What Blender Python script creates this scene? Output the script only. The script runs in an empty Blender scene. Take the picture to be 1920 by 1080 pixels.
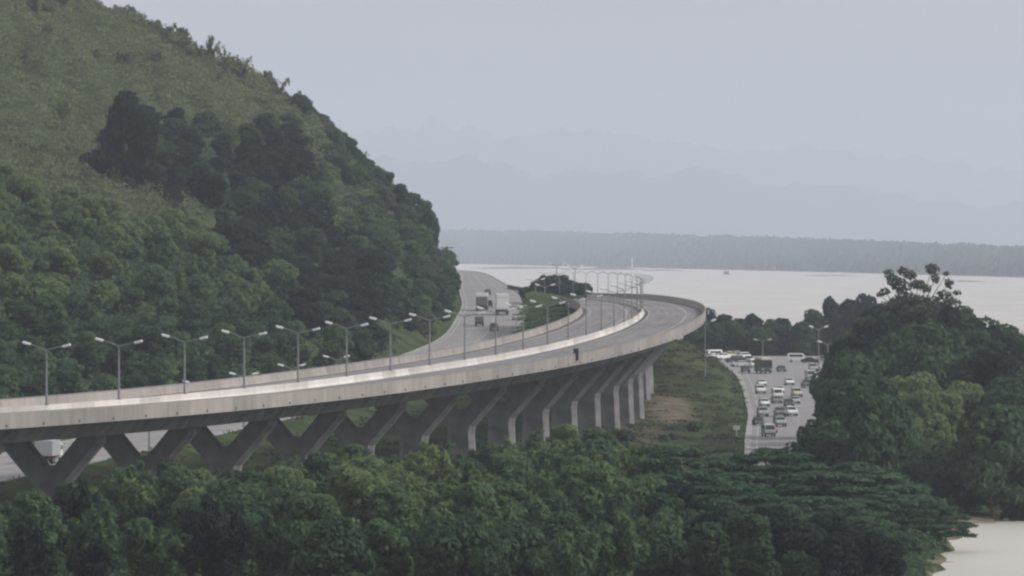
import bpy, math, random
import numpy as np
from mathutils import Vector, Matrix
R = math.radians
rng = np.random.default_rng(7)
random.seed(7)
S = bpy.context.scene
COL = S.collection

# ------------------------------------------------------------------ camera model (1920 px wide frame)
F, CX, YH, H = 14300.0, 960.0, 458.0, 35.0
def P(x, y, Y):                       # a point seen at frame position x,y and standing Y metres away
    return ((x - CX) / F * Y, Y, H - (y - YH) / F * Y)
def px(X, Y, z):
    return CX + F * X / Y, YH + (H - z) / Y * F
def lerp(x, xs, ys): return np.interp(x, xs, ys)

# ------------------------------------------------------------------ object helpers
def tag(o, label=None, cat=None, group=None, kind=None):
    if label: o['label'] = label
    if cat: o['category'] = cat
    if group: o['group'] = group
    if kind: o['kind'] = kind
    return o
def empty(name, loc, rz=0):
    o = bpy.data.objects.new(name, None); COL.objects.link(o)
    o.location = loc; o.rotation_euler = (0, 0, rz); o.empty_display_size = .5
    return o
def mesh_np(name, V, faces, mats=(), smooth=False, fmat=None):
    me = bpy.data.meshes.new(name)
    V = np.asarray(V, dtype=np.float32).reshape(-1, 3)
    if isinstance(faces, np.ndarray):
        n, k = faces.shape
        me.vertices.add(len(V)); me.vertices.foreach_set('co', V.ravel())
        me.loops.add(n * k); me.loops.foreach_set('vertex_index', faces.astype(np.int32).ravel())
        me.polygons.add(n)
        me.polygons.foreach_set('loop_start', (np.arange(n) * k).astype(np.int32))
        me.update(calc_edges=True)
    else:
        me.from_pydata([tuple(v) for v in V.tolist()], [], [tuple(f) for f in faces])
        me.update()
    for m in mats: me.materials.append(m)
    if fmat is not None: me.polygons.foreach_set('material_index', np.asarray(fmat, dtype=np.int32))
    if smooth: me.polygons.foreach_set('use_smooth', np.ones(len(me.polygons), dtype=bool))
    return me
def obj(name, me, parent=None, loc=None, rz=None):
    o = bpy.data.objects.new(name, me); COL.objects.link(o)
    if parent: o.parent = parent
    if loc is not None: o.location = loc
    if rz is not None: o.rotation_euler = (0, 0, rz)
    return o
class MB:                              # collects boxes, prisms and tubes into one mesh
    def __init__(self): self.v = []; self.f = []
    def add(self, v, f):
        b = len(self.v); self.v += [tuple(p) for p in v]; self.f += [tuple(i + b for i in q) for q in f]
    def box(self, c, s):
        x, y, z = c; a, b, d = s[0] / 2, s[1] / 2, s[2] / 2
        v = [(x+i*a, y+j*b, z+k*d) for k in (-1, 1) for j in (-1, 1) for i in (-1, 1)]
        self.add(v, [(0,2,3,1),(4,5,7,6),(0,1,5,4),(2,6,7,3),(0,4,6,2),(1,3,7,5)])
    def prism_x(self, prof, w0, w1=None):     # profile (y,z) extruded in x, w1: half width per profile point
        n = len(prof); w = w1 or [w0] * n
        v = [(-w[i], p[0], p[1]) for i, p in enumerate(prof)] + [(w[i], p[0], p[1]) for i, p in enumerate(prof)]
        f = [tuple(range(n)), tuple(range(2*n-1, n-1, -1))]
        f += [(i, n+i, n+(i+1) % n, (i+1) % n) for i in range(n)]
        self.add(v, f)
    def tube(self, pts, rad, n=8):
        pts = [Vector(p) for p in pts]; m = len(pts)
        rad = rad if isinstance(rad, (list, tuple)) else [rad] * m
        v = []; 
        for i, p in enumerate(pts):
            d = (pts[min(i+1, m-1)] - pts[max(i-1, 0)]).normalized()
            a = d.cross(Vector((0.3, 0.9, 0.2)));  a.normalize(); b = d.cross(a)
            for k in range(n):
                t = 2 * math.pi * k / n
                v.append(p + (a * math.cos(t) + b * math.sin(t)) * rad[i])
        f = [(i*n+k, i*n+(k+1) % n, (i+1)*n+(k+1) % n, (i+1)*n+k) for i in range(m-1) for k in range(n)]
        f += [tuple(range(n-1, -1, -1)), tuple((m-1)*n+k for k in range(n))]
        self.add(v, f)
    def wheel(self, c, r, w, n=14):
        x, y, z = c
        ring = [(y + r*math.cos(2*math.pi*k/n), z + r*math.sin(2*math.pi*k/n)) for k in range(n)]
        v = [(x-w/2, a, b) for a, b in ring] + [(x+w/2, a, b) for a, b in ring]
        f = [tuple(range(n)), tuple(range(2*n-1, n-1, -1))] + [(k, n+k, n+(k+1) % n, (k+1) % n) for k in range(n)]
        self.add(v, f)
    def me(self, name, mat, bev=0, smooth=False):
        me = bpy.data.meshes.new(name); me.from_pydata(self.v, [], self.f); me.update()
        import bmesh
        bm = bmesh.new(); bm.from_mesh(me)
        bmesh.ops.recalc_face_normals(bm, faces=bm.faces)
        if bev: bmesh.ops.bevel(bm, geom=list(bm.edges), offset=bev, segments=2, affect='EDGES', clamp_overlap=True)
        bm.to_mesh(me); bm.free()
        me.materials.append(mat)
        if smooth:
            me.polygons.foreach_set('use_smooth', np.ones(len(me.polygons), dtype=bool))
        return me
    def build(self, name, mat, parent=None, bev=0, smooth=False):
        return obj(name, self.me(name, mat, bev, smooth), parent)

# ------------------------------------------------------------------ materials
def newmat(name):
    m = bpy.data.materials.new(name); m.use_nodes = True
    nt = m.node_tree; nt.nodes.clear()
    out = nt.nodes.new('ShaderNodeOutputMaterial')
    return m, nt, nt.nodes, nt.links, out
def pmat(name, col, rough=.7, metal=0, var=.15, scale=.6, spec=.3, bump=0, detail=5):
    m, nt, N, Lk, out = newmat(name)
    b = N.new('ShaderNodeBsdfPrincipled'); b.inputs['Roughness'].default_value = rough
    b.inputs['Metallic'].default_value = metal; b.inputs['Specular IOR Level'].default_value = spec
    tc = N.new('ShaderNodeTexCoord'); nz = N.new('ShaderNodeTexNoise')
    nz.inputs['Scale'].default_value = scale; nz.inputs['Detail'].default_value = detail
    Lk.new(tc.outputs['Object'], nz.inputs['Vector'])
    rp = N.new('ShaderNodeValToRGB')
    rp.color_ramp.elements[0].position = .3; rp.color_ramp.elements[1].position = .7
    rp.color_ramp.elements[0].color = (*[c * (1 - var) for c in col], 1)
    rp.color_ramp.elements[1].color = (*[min(1, c * (1 + var)) for c in col], 1)
    Lk.new(nz.outputs['Fac'], rp.inputs['Fac']); Lk.new(rp.outputs['Color'], b.inputs['Base Color'])
    if bump:
        bp = N.new('ShaderNodeBump'); bp.inputs['Strength'].default_value = bump
        Lk.new(nz.outputs['Fac'], bp.inputs['Height']); Lk.new(bp.outputs['Normal'], b.inputs['Normal'])
    Lk.new(b.outputs['BSDF'], out.inputs['Surface'])
    return m
def leafmat(name, a, b_, trans=.25, objvar=.35):
    """leaves: each leaf and each tree a little different between two real leaf colours"""
    m, nt, N, Lk, out = newmat(name)
    g = N.new('ShaderNodeNewGeometry'); oi = N.new('ShaderNodeObjectInfo')
    tc = N.new('ShaderNodeTexCoord'); nz = N.new('ShaderNodeTexNoise'); nz.inputs['Scale'].default_value = .55
    nz.inputs['Detail'].default_value = 3
    Lk.new(tc.outputs['Object'], nz.inputs['Vector'])
    s1 = N.new('ShaderNodeMath'); s1.operation = 'MULTIPLY'; s1.inputs[1].default_value = .24
    Lk.new(g.outputs['Random Per Island'], s1.inputs[0])
    s2 = N.new('ShaderNodeMath'); s2.operation = 'MULTIPLY_ADD'; s2.inputs[1].default_value = objvar
    Lk.new(oi.outputs['Random'], s2.inputs[0]); Lk.new(s1.outputs[0], s2.inputs[2])
    s3 = N.new('ShaderNodeMath'); s3.operation = 'MULTIPLY_ADD'; s3.inputs[1].default_value = .6
    Lk.new(nz.outputs['Fac'], s3.inputs[0]); Lk.new(s2.outputs[0], s3.inputs[2])
    s4 = N.new('ShaderNodeMath'); s4.operation = 'SUBTRACT'; s4.inputs[1].default_value = .15; s4.use_clamp = True
    Lk.new(s3.outputs[0], s4.inputs[0])
    mx = N.new('ShaderNodeMix'); mx.data_type = 'RGBA'
    mx.inputs['A'].default_value = (*a, 1); mx.inputs['B'].default_value = (*b_, 1)
    Lk.new(s4.outputs[0], mx.inputs['Factor'])
    d = N.new('ShaderNodeBsdfDiffuse'); t = N.new('ShaderNodeBsdfTranslucent'); ms = N.new('ShaderNodeMixShader')
    ms.inputs['Fac'].default_value = trans
    Lk.new(mx.outputs['Result'], d.inputs['Color']); Lk.new(mx.outputs['Result'], t.inputs['Color'])
    Lk.new(d.outputs[0], ms.inputs[1]); Lk.new(t.outputs[0], ms.inputs[2]); Lk.new(ms.outputs[0], out.inputs['Surface'])
    return m
def panelmat(name, col, var, panel, blotch=.25):
    """concrete cast in panels: each panel weathered its own shade, with blotchy stains; uses the 'along' attribute"""
    m, nt, N, Lk, out = newmat(name)
    at = N.new('ShaderNodeAttribute'); at.attribute_name = 'along'
    dv = N.new('ShaderNodeMath'); dv.operation = 'DIVIDE'; dv.inputs[1].default_value = panel
    fl = N.new('ShaderNodeMath'); fl.operation = 'FLOOR'
    Lk.new(at.outputs['Fac'], dv.inputs[0]); Lk.new(dv.outputs[0], fl.inputs[0])
    wn = N.new('ShaderNodeTexWhiteNoise'); wn.noise_dimensions = '1D'; Lk.new(fl.outputs[0], wn.inputs['W'])
    # big slow patches of darker and paler panels
    n1 = N.new('ShaderNodeTexNoise'); n1.noise_dimensions = '1D'; n1.inputs['Scale'].default_value = .012; n1.inputs['Detail'].default_value = 4
    Lk.new(at.outputs['Fac'], n1.inputs['W'])
    tc = N.new('ShaderNodeTexCoord'); n2 = N.new('ShaderNodeTexNoise'); n2.inputs['Scale'].default_value = .9; n2.inputs['Detail'].default_value = 6
    mp = N.new('ShaderNodeMapping'); mp.inputs['Scale'].default_value = (1, .5, .22)
    Lk.new(tc.outputs['Object'], mp.inputs['Vector']); Lk.new(mp.outputs[0], n2.inputs['Vector'])
    a = N.new('ShaderNodeMath'); a.operation = 'MULTIPLY_ADD'; a.inputs[1].default_value = var; a.inputs[2].default_value = 1 - var*.5 - blotch*.5 - .25
    Lk.new(wn.outputs['Value'], a.inputs[0])
    b2 = N.new('ShaderNodeMath'); b2.operation = 'MULTIPLY_ADD'; b2.inputs[1].default_value = blotch
    Lk.new(n2.outputs['Fac'], b2.inputs[0]); Lk.new(a.outputs[0], b2.inputs[2])
    c2 = N.new('ShaderNodeMath'); c2.operation = 'MULTIPLY_ADD'; c2.inputs[1].default_value = .5
    Lk.new(n1.outputs['Fac'], c2.inputs[0]); Lk.new(b2.outputs[0], c2.inputs[2])
    mx = N.new('ShaderNodeMix'); mx.data_type = 'RGBA'; mx.blend_type = 'MULTIPLY'; mx.inputs['Factor'].default_value = 1
    mx.inputs['A'].default_value = (*col, 1); Lk.new(c2.outputs[0], mx.inputs['B'])
    b = N.new('ShaderNodeBsdfPrincipled'); b.inputs['Roughness'].default_value = .85; b.inputs['Specular IOR Level'].default_value = .2
    Lk.new(mx.outputs['Result'], b.inputs['Base Color']); Lk.new(b.outputs[0], out.inputs['Surface'])
    return m

M = {}
M['concrete'] = pmat('concrete', (.30, .285, .275), .85, var=.22, scale=.5, bump=.1)
M['darkconc'] = pmat('stained_concrete', (.10, .10, .105), .9, var=.3, scale=.4)
M['pier'] = pmat('pier_concrete', (.24, .232, .245), .85, var=.35, scale=.3)
M['parapet'] = panelmat('parapet_concrete', (.295, .268, .25), .26, 9.0, .75)
M['median'] = panelmat('median_concrete', (.56, .525, .50), .36, 9.0, .4)
def add_tracks(m):
    """tyre-darkened strips and oil along the lanes"""
    nt = m.node_tree; N, Lk = nt.nodes, nt.links
    b = next(n for n in N if n.type == 'BSDF_PRINCIPLED'); src = b.inputs['Base Color'].links[0].from_socket
    ac = N.new('ShaderNodeAttribute'); ac.attribute_name = 'across'; al = N.new('ShaderNodeAttribute'); al.attribute_name = 'along'
    c = N.new('ShaderNodeCombineXYZ'); a2 = N.new('ShaderNodeMath'); a2.operation = 'MULTIPLY'; a2.inputs[1].default_value = .02
    Lk.new(al.outputs['Fac'], a2.inputs[0]); Lk.new(ac.outputs['Fac'], c.inputs[0]); Lk.new(a2.outputs[0], c.inputs[1])
    n = N.new('ShaderNodeTexNoise'); n.inputs['Scale'].default_value = 1.1; n.inputs['Detail'].default_value = 4; Lk.new(c.outputs[0], n.inputs['Vector'])
    r = N.new('ShaderNodeValToRGB'); r.color_ramp.elements[0].position = .35; r.color_ramp.elements[1].position = .65
    r.color_ramp.elements[0].color = (.76, .76, .77, 1); r.color_ramp.elements[1].color = (1.08, 1.08, 1.08, 1)
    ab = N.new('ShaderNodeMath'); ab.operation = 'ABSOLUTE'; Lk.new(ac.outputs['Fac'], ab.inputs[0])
    # silt and oil in the gutters at both edges, with the barriers' shadow line painted in
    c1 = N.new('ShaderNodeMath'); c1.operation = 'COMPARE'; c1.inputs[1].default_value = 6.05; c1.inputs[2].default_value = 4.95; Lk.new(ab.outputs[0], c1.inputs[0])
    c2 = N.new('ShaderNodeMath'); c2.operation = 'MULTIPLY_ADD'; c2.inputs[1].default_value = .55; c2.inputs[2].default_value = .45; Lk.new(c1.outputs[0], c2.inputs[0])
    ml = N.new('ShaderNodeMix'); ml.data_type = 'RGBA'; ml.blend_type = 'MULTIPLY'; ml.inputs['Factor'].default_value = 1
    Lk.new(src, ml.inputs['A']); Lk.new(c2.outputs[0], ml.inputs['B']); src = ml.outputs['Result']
    Lk.new(n.outputs['Fac'], r.inputs['Fac'])
    mx = N.new('ShaderNodeMix'); mx.data_type = 'RGBA'; mx.blend_type = 'MULTIPLY'; mx.inputs['Factor'].default_value = 1
    Lk.new(src, mx.inputs['A']); Lk.new(r.outputs[0], mx.inputs['B']); Lk.new(mx.outputs['Result'], b.inputs['Base Color'])
def add_lines(m, lines, col):
    """painted lane lines: (offset, half width, dashed) across a swept road surface"""
    nt = m.node_tree; N, Lk = nt.nodes, nt.links
    b = next(n for n in N if n.type == 'BSDF_PRINCIPLED'); src = b.inputs['Base Color'].links[0].from_socket
    ac = N.new('ShaderNodeAttribute'); ac.attribute_name = 'across'; al = N.new('ShaderNodeAttribute'); al.attribute_name = 'along'
    def mt(op, a, v=None, c=None):
        n = N.new('ShaderNodeMath'); n.operation = op
        Lk.new(a, n.inputs[0])
        if v is not None:
            if isinstance(v, (int, float)): n.inputs[1].default_value = v
            else: Lk.new(v, n.inputs[1])
        if c is not None: n.inputs[2].default_value = c
        return n.outputs[0]
    tot = None
    dsh = mt('LESS_THAN', mt('MODULO', mt('ADD', al.outputs['Fac'], 1200.0), 12.0), 4.5)
    for n0, hw_, d in lines:
        k = mt('LESS_THAN', mt('ABSOLUTE', mt('SUBTRACT', ac.outputs['Fac'], n0)), hw_)
        if d: k = mt('MULTIPLY', k, dsh)
        tot = k if tot is None else mt('MAXIMUM', tot, k)
    tot = mt('MULTIPLY', tot, .8)
    mx = N.new('ShaderNodeMix'); mx.data_type = 'RGBA'; mx.inputs['B'].default_value = (*col, 1)
    Lk.new(tot, mx.inputs['Factor']); Lk.new(src, mx.inputs['A']); Lk.new(mx.outputs['Result'], b.inputs['Base Color'])
M['deckroad'] = panelmat('deck_road_surface', (.215, .205, .206), .07, 28.0, .14)
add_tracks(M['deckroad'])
add_lines(M['deckroad'], [(-10.2,.09,0),(-6.7,.08,1),(-3.0,.09,0),(-1.2,.09,0),(1.2,.09,0),(4.6,.08,1),(8.3,.09,0)], (.46,.45,.44))
M['road'] = pmat('worn_asphalt', (.25, .24, .242), .85, var=.12, scale=.15)
M['line'] = pmat('road_paint', (.44, .43, .42), .7, var=.2, scale=1.5)
M['kerb'] = pmat('kerb_concrete', (.33, .32, .31), .85, var=.2, scale=.4)
M['steel'] = pmat('galvanised_steel', (.24, .25, .26), .5, .3, var=.1, scale=2)
M['lamphead'] = pmat('lamp_housing', (.72, .73, .74), .4, 0, var=.05, scale=2)
M['lampglass'] = pmat('lamp_glass', (.80, .80, .80), .2, 0, var=.03, scale=2, spec=.6)
M['bark'] = pmat('bark', (.10, .085, .07), .9, var=.3, scale=2)
M['darksteel'] = pmat('dark_steel', (.05, .05, .055), .6, .2, var=.2, scale=1)
M['glass'] = pmat('vehicle_glass', (.02, .022, .025), .12, 0, var=.1, scale=1, spec=.6)
M['rubber'] = pmat('rubber', (.015, .015, .016), .85, var=.2, scale=3)
M['rim'] = pmat('wheel_rim', (.35, .35, .36), .4, .6, var=.1, scale=3)
M['headlight'] = pmat('headlight', (.75, .76, .78), .15, 0, var=.05, scale=3, spec=.7)
M['taillight'] = pmat('tail_light', (.35, .02, .02), .25, 0, var=.1, scale=3)
M['plate'] = pmat('number_plate', (.7, .7, .66), .5, var=.05, scale=3)
def paint(n, c): M[n] = pmat('paint_' + n, c, .32, 0, var=.04, scale=1.2, spec=.55)
for n_, c_ in dict(white=(.86,.86,.85), silver=(.42,.43,.44), grey=(.17,.175,.185), black=(.02,.02,.023), bronze=(.20,.17,.14), green=(.075,.11,.10), red=(.30,.04,.035), blue=(.06,.10,.2), cream=(.62,.58,.48)).items(): paint(n_, c_)
M['canvas'] = pmat('canvas', (.22, .21, .19), .9, var=.2, scale=1)
# foliage
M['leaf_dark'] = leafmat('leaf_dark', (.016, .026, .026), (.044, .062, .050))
M['leaf_deep'] = leafmat('leaf_deep', (.044, .074, .046), (.094, .136, .078), trans=.35)
M['leaf_mid'] = leafmat('leaf_mid', (.080, .130, .070), (.150, .212, .110), trans=.4)
M['leaf_light'] = leafmat('leaf_light', (.125, .182, .082), (.215, .270, .130), trans=.45)
M['leaf_olive'] = leafmat('leaf_olive', (.130, .160, .088), (.205, .232, .132), objvar=.1, trans=.35)
M['leaf_grey'] = leafmat('leaf_grey', (.078, .095, .076), (.14, .160, .112), trans=.3)
M['leaf_rain'] = leafmat('leaf_rain', (.045, .088, .054), (.110, .172, .098), trans=.35)
M['grass'] = leafmat('grass_blade', (.052, .066, .042), (.094, .106, .064), objvar=0)

# ------------------------------------------------------------------ the viaduct's line: an arc in plan, a smooth profile
X0, Y0, TH0, RAD, HW = -55.49, 909.06, 0.26741, 2281.0, 11.75
def vpos(s):
    th = TH0 - s / RAD
    return X0 + RAD*(math.cos(th)-math.cos(TH0)), Y0 + RAD*(math.sin(TH0)-math.sin(th)), th
ZS = [-160, 0, 83, 140, 200, 263, 324, 414, 495, 560, 630, 700, 790, 860, 960, 1060]
ZV = [14.75, 14.8, 15.25, 15.9, 16.65, 17.4, 18.3, 19.7, 20.9, 21.65, 22.15, 22.5, 22.75, 22.7, 21.9, 20.2]
def vz_raw(s): return float(lerp(s, ZS, ZV))
def vz(s): return sum(vz_raw(s + d) for d in (-40, -20, 0, 20, 40)) / 5
def vpt(s, n, dz=0):
    X, Y, th = vpos(s)
    return (X + n*math.cos(th), Y - n*math.sin(th), vz(s) + dz)
SV0, SV1 = -150, 1010
_sv = np.arange(SV0, SV1, 5.0)
_vx, _vy, _vt = (np.array(a) for a in zip(*[vpos(s) for s in _sv]))
def via_at(Y):                          # s, x of the viaduct's line at a given Y
    return np.interp(Y, _vy, _sv), np.interp(Y, _vy, _vx)

# ------------------------------------------------------------------ roads on the ground
HY = [600, 800, 960, 1080, 1220, 1300, 1450, 1640, 1850, 1950, 2050, 2300, 2450, 2700]
HXR = [-108, -85, -64.4, -52, -35.8, -26, -10.5, 2.9, 5.2, 1.9, -1.5, -8.8, -22, -70]
HZ = [2.5, 3.6, 5.0, 5.8, 7.1, 8.2, 11.0, 14.7, 20.3, 22.3, 23.9, 26.5, 26.8, 26]
HWID = [17]*8 + [16.5, 15, 12.5, 6.5, 9, 12]
def hw(Y):
    f = lambda t: np.mean([np.interp(Y + d, HY, t) for d in (-50, -25, 0, 25, 50)], axis=0)
    xr = f(HXR); return xr - f(HWID), xr, f(HZ)           # left edge, right edge, height
KY = [1150, 1300, 1420, 1540, 1640, 1720, 1800, 1870, 1915]
KXL = [36, 40.7, 45, 47.8, 50.0, 51.2, 49.5, 42, 26]
KXR = [50, 55.5, 61, 65, 69.5, 74, 80, 81, 78]
KZ = [1.5, 2.0, 3.2, 4.6, 5.3, 5.9, 6.4, 6.8, 7.0]
def rh(Y):
    f = lambda t: np.mean([np.interp(Y + d, KY, t) for d in (-24, -12, 0, 12, 24)], axis=0)
    return f(KXL), f(KXR), f(KZ)

# ------------------------------------------------------------------ terrain
RZ = [(-1e9, 0)]
GD = [0, 3, 6.6, 8.7, 14, 20.6, 30, 45.7, 65, 79, 100, 121, 200, 400]
GZ = [0, 4, 8, 12.5, 19.5, 26, 36.5, 50, 60, 67, 76, 83, 100, 120]
def ramp(Y): return np.interp(Y, [500, 900, 1000, 1200, 1450, 1560, 1700, 1850, 2000, 2150, 2400, 2700], [.05, .10, .16, .27, .43, .46, .60, .83, 1.0, .95, .6, .3])
ctrl = np.array([
    # X, Y, z      ground right of the highway, under the viaduct and along the lake
    (-70,600,1.2),(-20,600,1),(20,600,.7),(34,600,.6),(70,600,.5),(120,600,.5),(200,600,-2),
    (-60,700,1.4),(-20,700,1.2),(20,700,.9),(44,700,.5),(70,700,.5),(150,700,.4),
    (-60,800,1.8),(-20,800,1.4),(20,800,1.1),(48,800,.6),(75,800,.5),(150,800,.4),
    (-52,880,2.5),(-20,880,1.5),(20,880,1.1),(50,880,.6),(70,880,.5),(150,880,.4),
    (-40,960,3.0),(-10,960,1.7),(20,960,1.3),(50,935,.9),(60,950,.5),(80,960,.5),(120,940,.4),
    (60,985,1.3),(75,985,1.0),(100,985,.7),(130,985,.4),
    (-25,1050,3.2),(0,1050,1.6),(30,1050,1.4),(60,1050,3),(90,1050,2),(130,1050,.3),
    (-22,1150,4.6),(0,1150,2.2),(30,1150,1.2),(60,1150,5),(90,1150,5),(120,1150,1.5),
    (-12,1250,6),(8,1250,2.0),(30,1250,1.2),(62,1250,6.5),(90,1250,7.5),(112,1250,4),(140,1250,-.5),
    (0,1350,8.5),(14,1350,3.5),(27,1350,3.0),(38,1350,2.6),(70,1350,4.5),(95,1350,5),(130,1350,-1),
    (4,1450,11),(16,1450,7),(27,1450,6.5),(40,1450,5.2),(75,1450,4.8),(100,1450,2),(135,1450,-1),
    (8,1550,15),(18,1550,13),(30,1550,10),(42,1550,7.6),(80,1550,5),(110,1550,1),(140,1550,-1),
    (6,1640,16.5),(11,1640,19),(24,1640,17.5),(36,1640,12),(44,1640,9.5),(85,1640,5),(110,1640,0),
    (7,1720,20.5),(10,1720,23),(18,1720,22.4),(28,1720,21.4),(38,1720,13),(46,1720,8.5),(88,1720,5),(110,1720,0),
    (7,1820,21.5),(9,1820,23.2),(16,1820,22.9),(23,1820,22.4),(34,1820,14),(46,1820,8),(92,1820,5),(110,1820,0),
    (4,1950,22.6),(9,1950,22.6),(13,1950,22),(24,1950,14),(34,1950,8),(50,1950,6),(90,1950,5),(105,1950,-.5),
    (3,2080,18),(12,2080,8),(30,2080,3),(50,2080,-1),(90,2080,-1),
    (-2,2180,8),(-5,2300,8),(10,2300,-1),(20,2300,-1),(60,2300,-2),(-10,2600,18),(10,2600,-2),(60,2600,-2),(200,1700,-2),(200,1200,-2),(200,2300,-2)])
def base_z(X, Y):
    d2 = ((X[..., None] - ctrl[:, 0]) / 9.0)**2 + ((Y[..., None] - ctrl[:, 1]) / 55.0)**2
    w = 1.0 / (d2 + .05)**2
    return (w * ctrl[:, 2]).sum(-1) / w.sum(-1)
def sst(t): t = np.clip(t, 0, 1); return t*t*(3-2*t)
def wob(X, Y):
    return (np.sin(X*.21 + Y*.013) * np.sin(Y*.031 - X*.07) + .5*np.sin(X*.47 + 1.3) * np.sin(Y*.071 + X*.11))
def mound(X, Y, z, xr):
    sv, vx = via_at(Y); e = vx - 12.4 - X
    dz = np.interp(sv, ZS, ZV) + .95 - np.maximum(e - 1.0, 0)*.62
    wgt = sst((Y - 1560)/70.0) * (1 - sst((Y - 1790)/60.0)) * (e > -.2) * (X > xr + 1)
    return np.where((dz > z), z*(1-wgt) + dz*wgt, z)
SHX = ([500, 700, 805, 870, 923, 950, 990], [30, 40, 43.5, 49, 52.5, 55, 70])
def ground_z(X, Y):
    X = np.atleast_1d(np.asarray(X, float)); Y = np.atleast_1d(np.asarray(Y, float)) 
    z = base_z(X, Y)
    xl, xr, zh = hw(Y)
    t = sst((X - xr - 1.2) / np.interp(Y, [1950, 2050], [8.0, 3.5]))                              # shoulder of the highway down to the ground on its right
    z = np.where(X > xr, zh*(1-t) + z*t, zh)
    z = mound(X, Y, z, xr)
    d = xl - X
    hill = np.interp(np.maximum(d - 1.5, 0), GD, GZ) * ramp(Y) * (1 + .035*wob(X, Y)*sst(d/30))
    z = np.where(d > 0, zh + hill, z)
    kl, kr, kz = rh(Y)
    inn = (Y > 1150) & (Y < 1925)
    t = np.maximum(sst((kl - 1.5 - X) / 5), sst((X - kr - 1.5) / 8))
    z = np.where(inn, kz*(1-t) + z*t, z)
    ta = (X - np.interp(Y, *SHX))/3.0; tb = (950 + np.maximum(X - 54, 0)*2.4 - Y)/9.0
    tw = np.minimum(ta, tb) + .35*np.sin(Y*.17 + X*.5) + .25*np.sin(Y*.41 - X*.9)
    nearw = (Y < 1010) & (X > 20)
    z = np.where(nearw & (tw > -2), np.clip(z, .25, .9), z)
    z = np.where(nearw & (tw > 0), z*(1 - sst(tw)) - 1.3*sst(tw), z)
    onroad = ((X > xl - .6) & (X < xr + .6)) | (inn & (X > kl - .6) & (X < kr + .6))
    return np.where(onroad, z - .03, z)
def gz(X, Y): return float(ground_z(np.array([X]), np.array([Y]))[0])

def grid_mesh(name, xs, ys, zf, mats, smooth=True):
    XX, YY = np.meshgrid(xs, ys); ZZ = zf(XX.ravel(), YY.ravel())
    V = np.stack([XX.ravel(), YY.ravel(), ZZ], 1); nx, ny = len(xs), len(ys)
    i = (np.arange(ny-1)[:, None]*nx + np.arange(nx-1)[None]).ravel()
    return mesh_np(name, V, np.stack([i, i+1, i+nx+1, i+nx], 1), mats, smooth)

def groundmat():
    m, nt, N, Lk, out = newmat('ground_cover')
    tc = N.new('ShaderNodeTexCoord')
    def noise(sc, det=5):
        n = N.new('ShaderNodeTexNoise'); n.inputs['Scale'].default_value = sc; n.inputs['Detail'].default_value = det
        Lk.new(tc.outputs['Object'], n.inputs['Vector']); return n
    def ramp_(n, p0, p1, c0, c1):
        r = N.new('ShaderNodeValToRGB'); r.color_ramp.elements[0].position = p0; r.color_ramp.elements[1].position = p1
        r.color_ramp.elements[0].color = (*c0, 1); r.color_ramp.elements[1].color = (*c1, 1)
        Lk.new(n.outputs['Fac'], r.inputs['Fac']); return r
    g1 = ramp_(noise(.12, 8), .35, .65, (.036, .052, .028), (.074, .092, .046))
    at = N.new('ShaderNodeAttribute'); at.attribute_name = 'bare'
    e1 = ramp_(noise(.25, 6), .35, .7, (.13, .11, .085), (.25, .215, .165))
    nb = noise(.2, 6); ad = N.new('ShaderNodeMath'); ad.operation = 'MULTIPLY_ADD'; ad.inputs[1].default_value = 1.2; ad.inputs[2].default_value = -.6
    Lk.new(nb.outputs['Fac'], ad.inputs[0])
    sm = N.new('ShaderNodeMath'); sm.operation = 'ADD'; sm.use_clamp = True
    Lk.new(at.outputs['Fac'], sm.inputs[0]); Lk.new(ad.outputs[0], sm.inputs[1])
    sh = N.new('ShaderNodeMath'); sh.operation = 'MULTIPLY'; Lk.new(sm.outputs[0], sh.inputs[0]); Lk.new(at.outputs['Fac'], sh.inputs[1])
    mx = N.new('ShaderNodeMix'); mx.data_type = 'RGBA'
    Lk.new(sh.outputs[0], mx.inputs['Factor']); Lk.new(g1.outputs[0], mx.inputs['A']); Lk.new(e1.outputs[0], mx.inputs['B'])
    b = N.new('ShaderNodeBsdfDiffuse'); Lk.new(mx.outputs['Result'], b.inputs['Color']); Lk.new(b.outputs[0], out.inputs['Surface'])
    return m
M['ground'] = groundmat()
xs = np.concatenate([np.arange(-420, -130, 10.0), np.arange(-130, 112, 1.6), np.arange(112, 260, 9.0)])
ys = np.concatenate([np.arange(-40, 560, 60.0), np.arange(560, 900, 10.0), np.arange(900, 1000, 3.0), np.arange(1000, 1960, 10.0), np.arange(1960, 2760, 20.0)])
gme = grid_mesh('ground', xs, ys, ground_z, [M['ground']])
at = gme.attributes.new('bare', 'FLOAT', 'POINT')
co = np.empty(len(gme.vertices)*3, np.float32); gme.vertices.foreach_get('co', co); co = co.reshape(-1, 3)
bare = np.exp(-(((co[:, 0]-29)/6)**2 + ((co[:, 1]-1400)/60)**2)) * 1.1
bare = np.maximum(bare, np.exp(-(((co[:, 0]-22)/9)**2 + ((co[:, 1]-1330)/70)**2)) * .75)
bare = np.maximum(bare, 1.2*((co[:, 0] > 48) & (co[:, 1] > 925) & (co[:, 1] < 1005) & (co[:, 2] < .75)))
bare = np.maximum(bare, .9*((co[:, 2] < .42) & (co[:, 1] < 1010) & (co[:, 0] > 35)))
bare = np.maximum(bare, .5*np.exp(-((co[:, 0]-np.interp(co[:, 1], _vy, _vx))/9)**2)*(co[:, 1] < 1300))
at.data.foreach_set('value', bare.astype(np.float32))
tag(obj('ground', gme), 'grassy ground rising from the lake shore to the wooded hillside', kind='structure')

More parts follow.
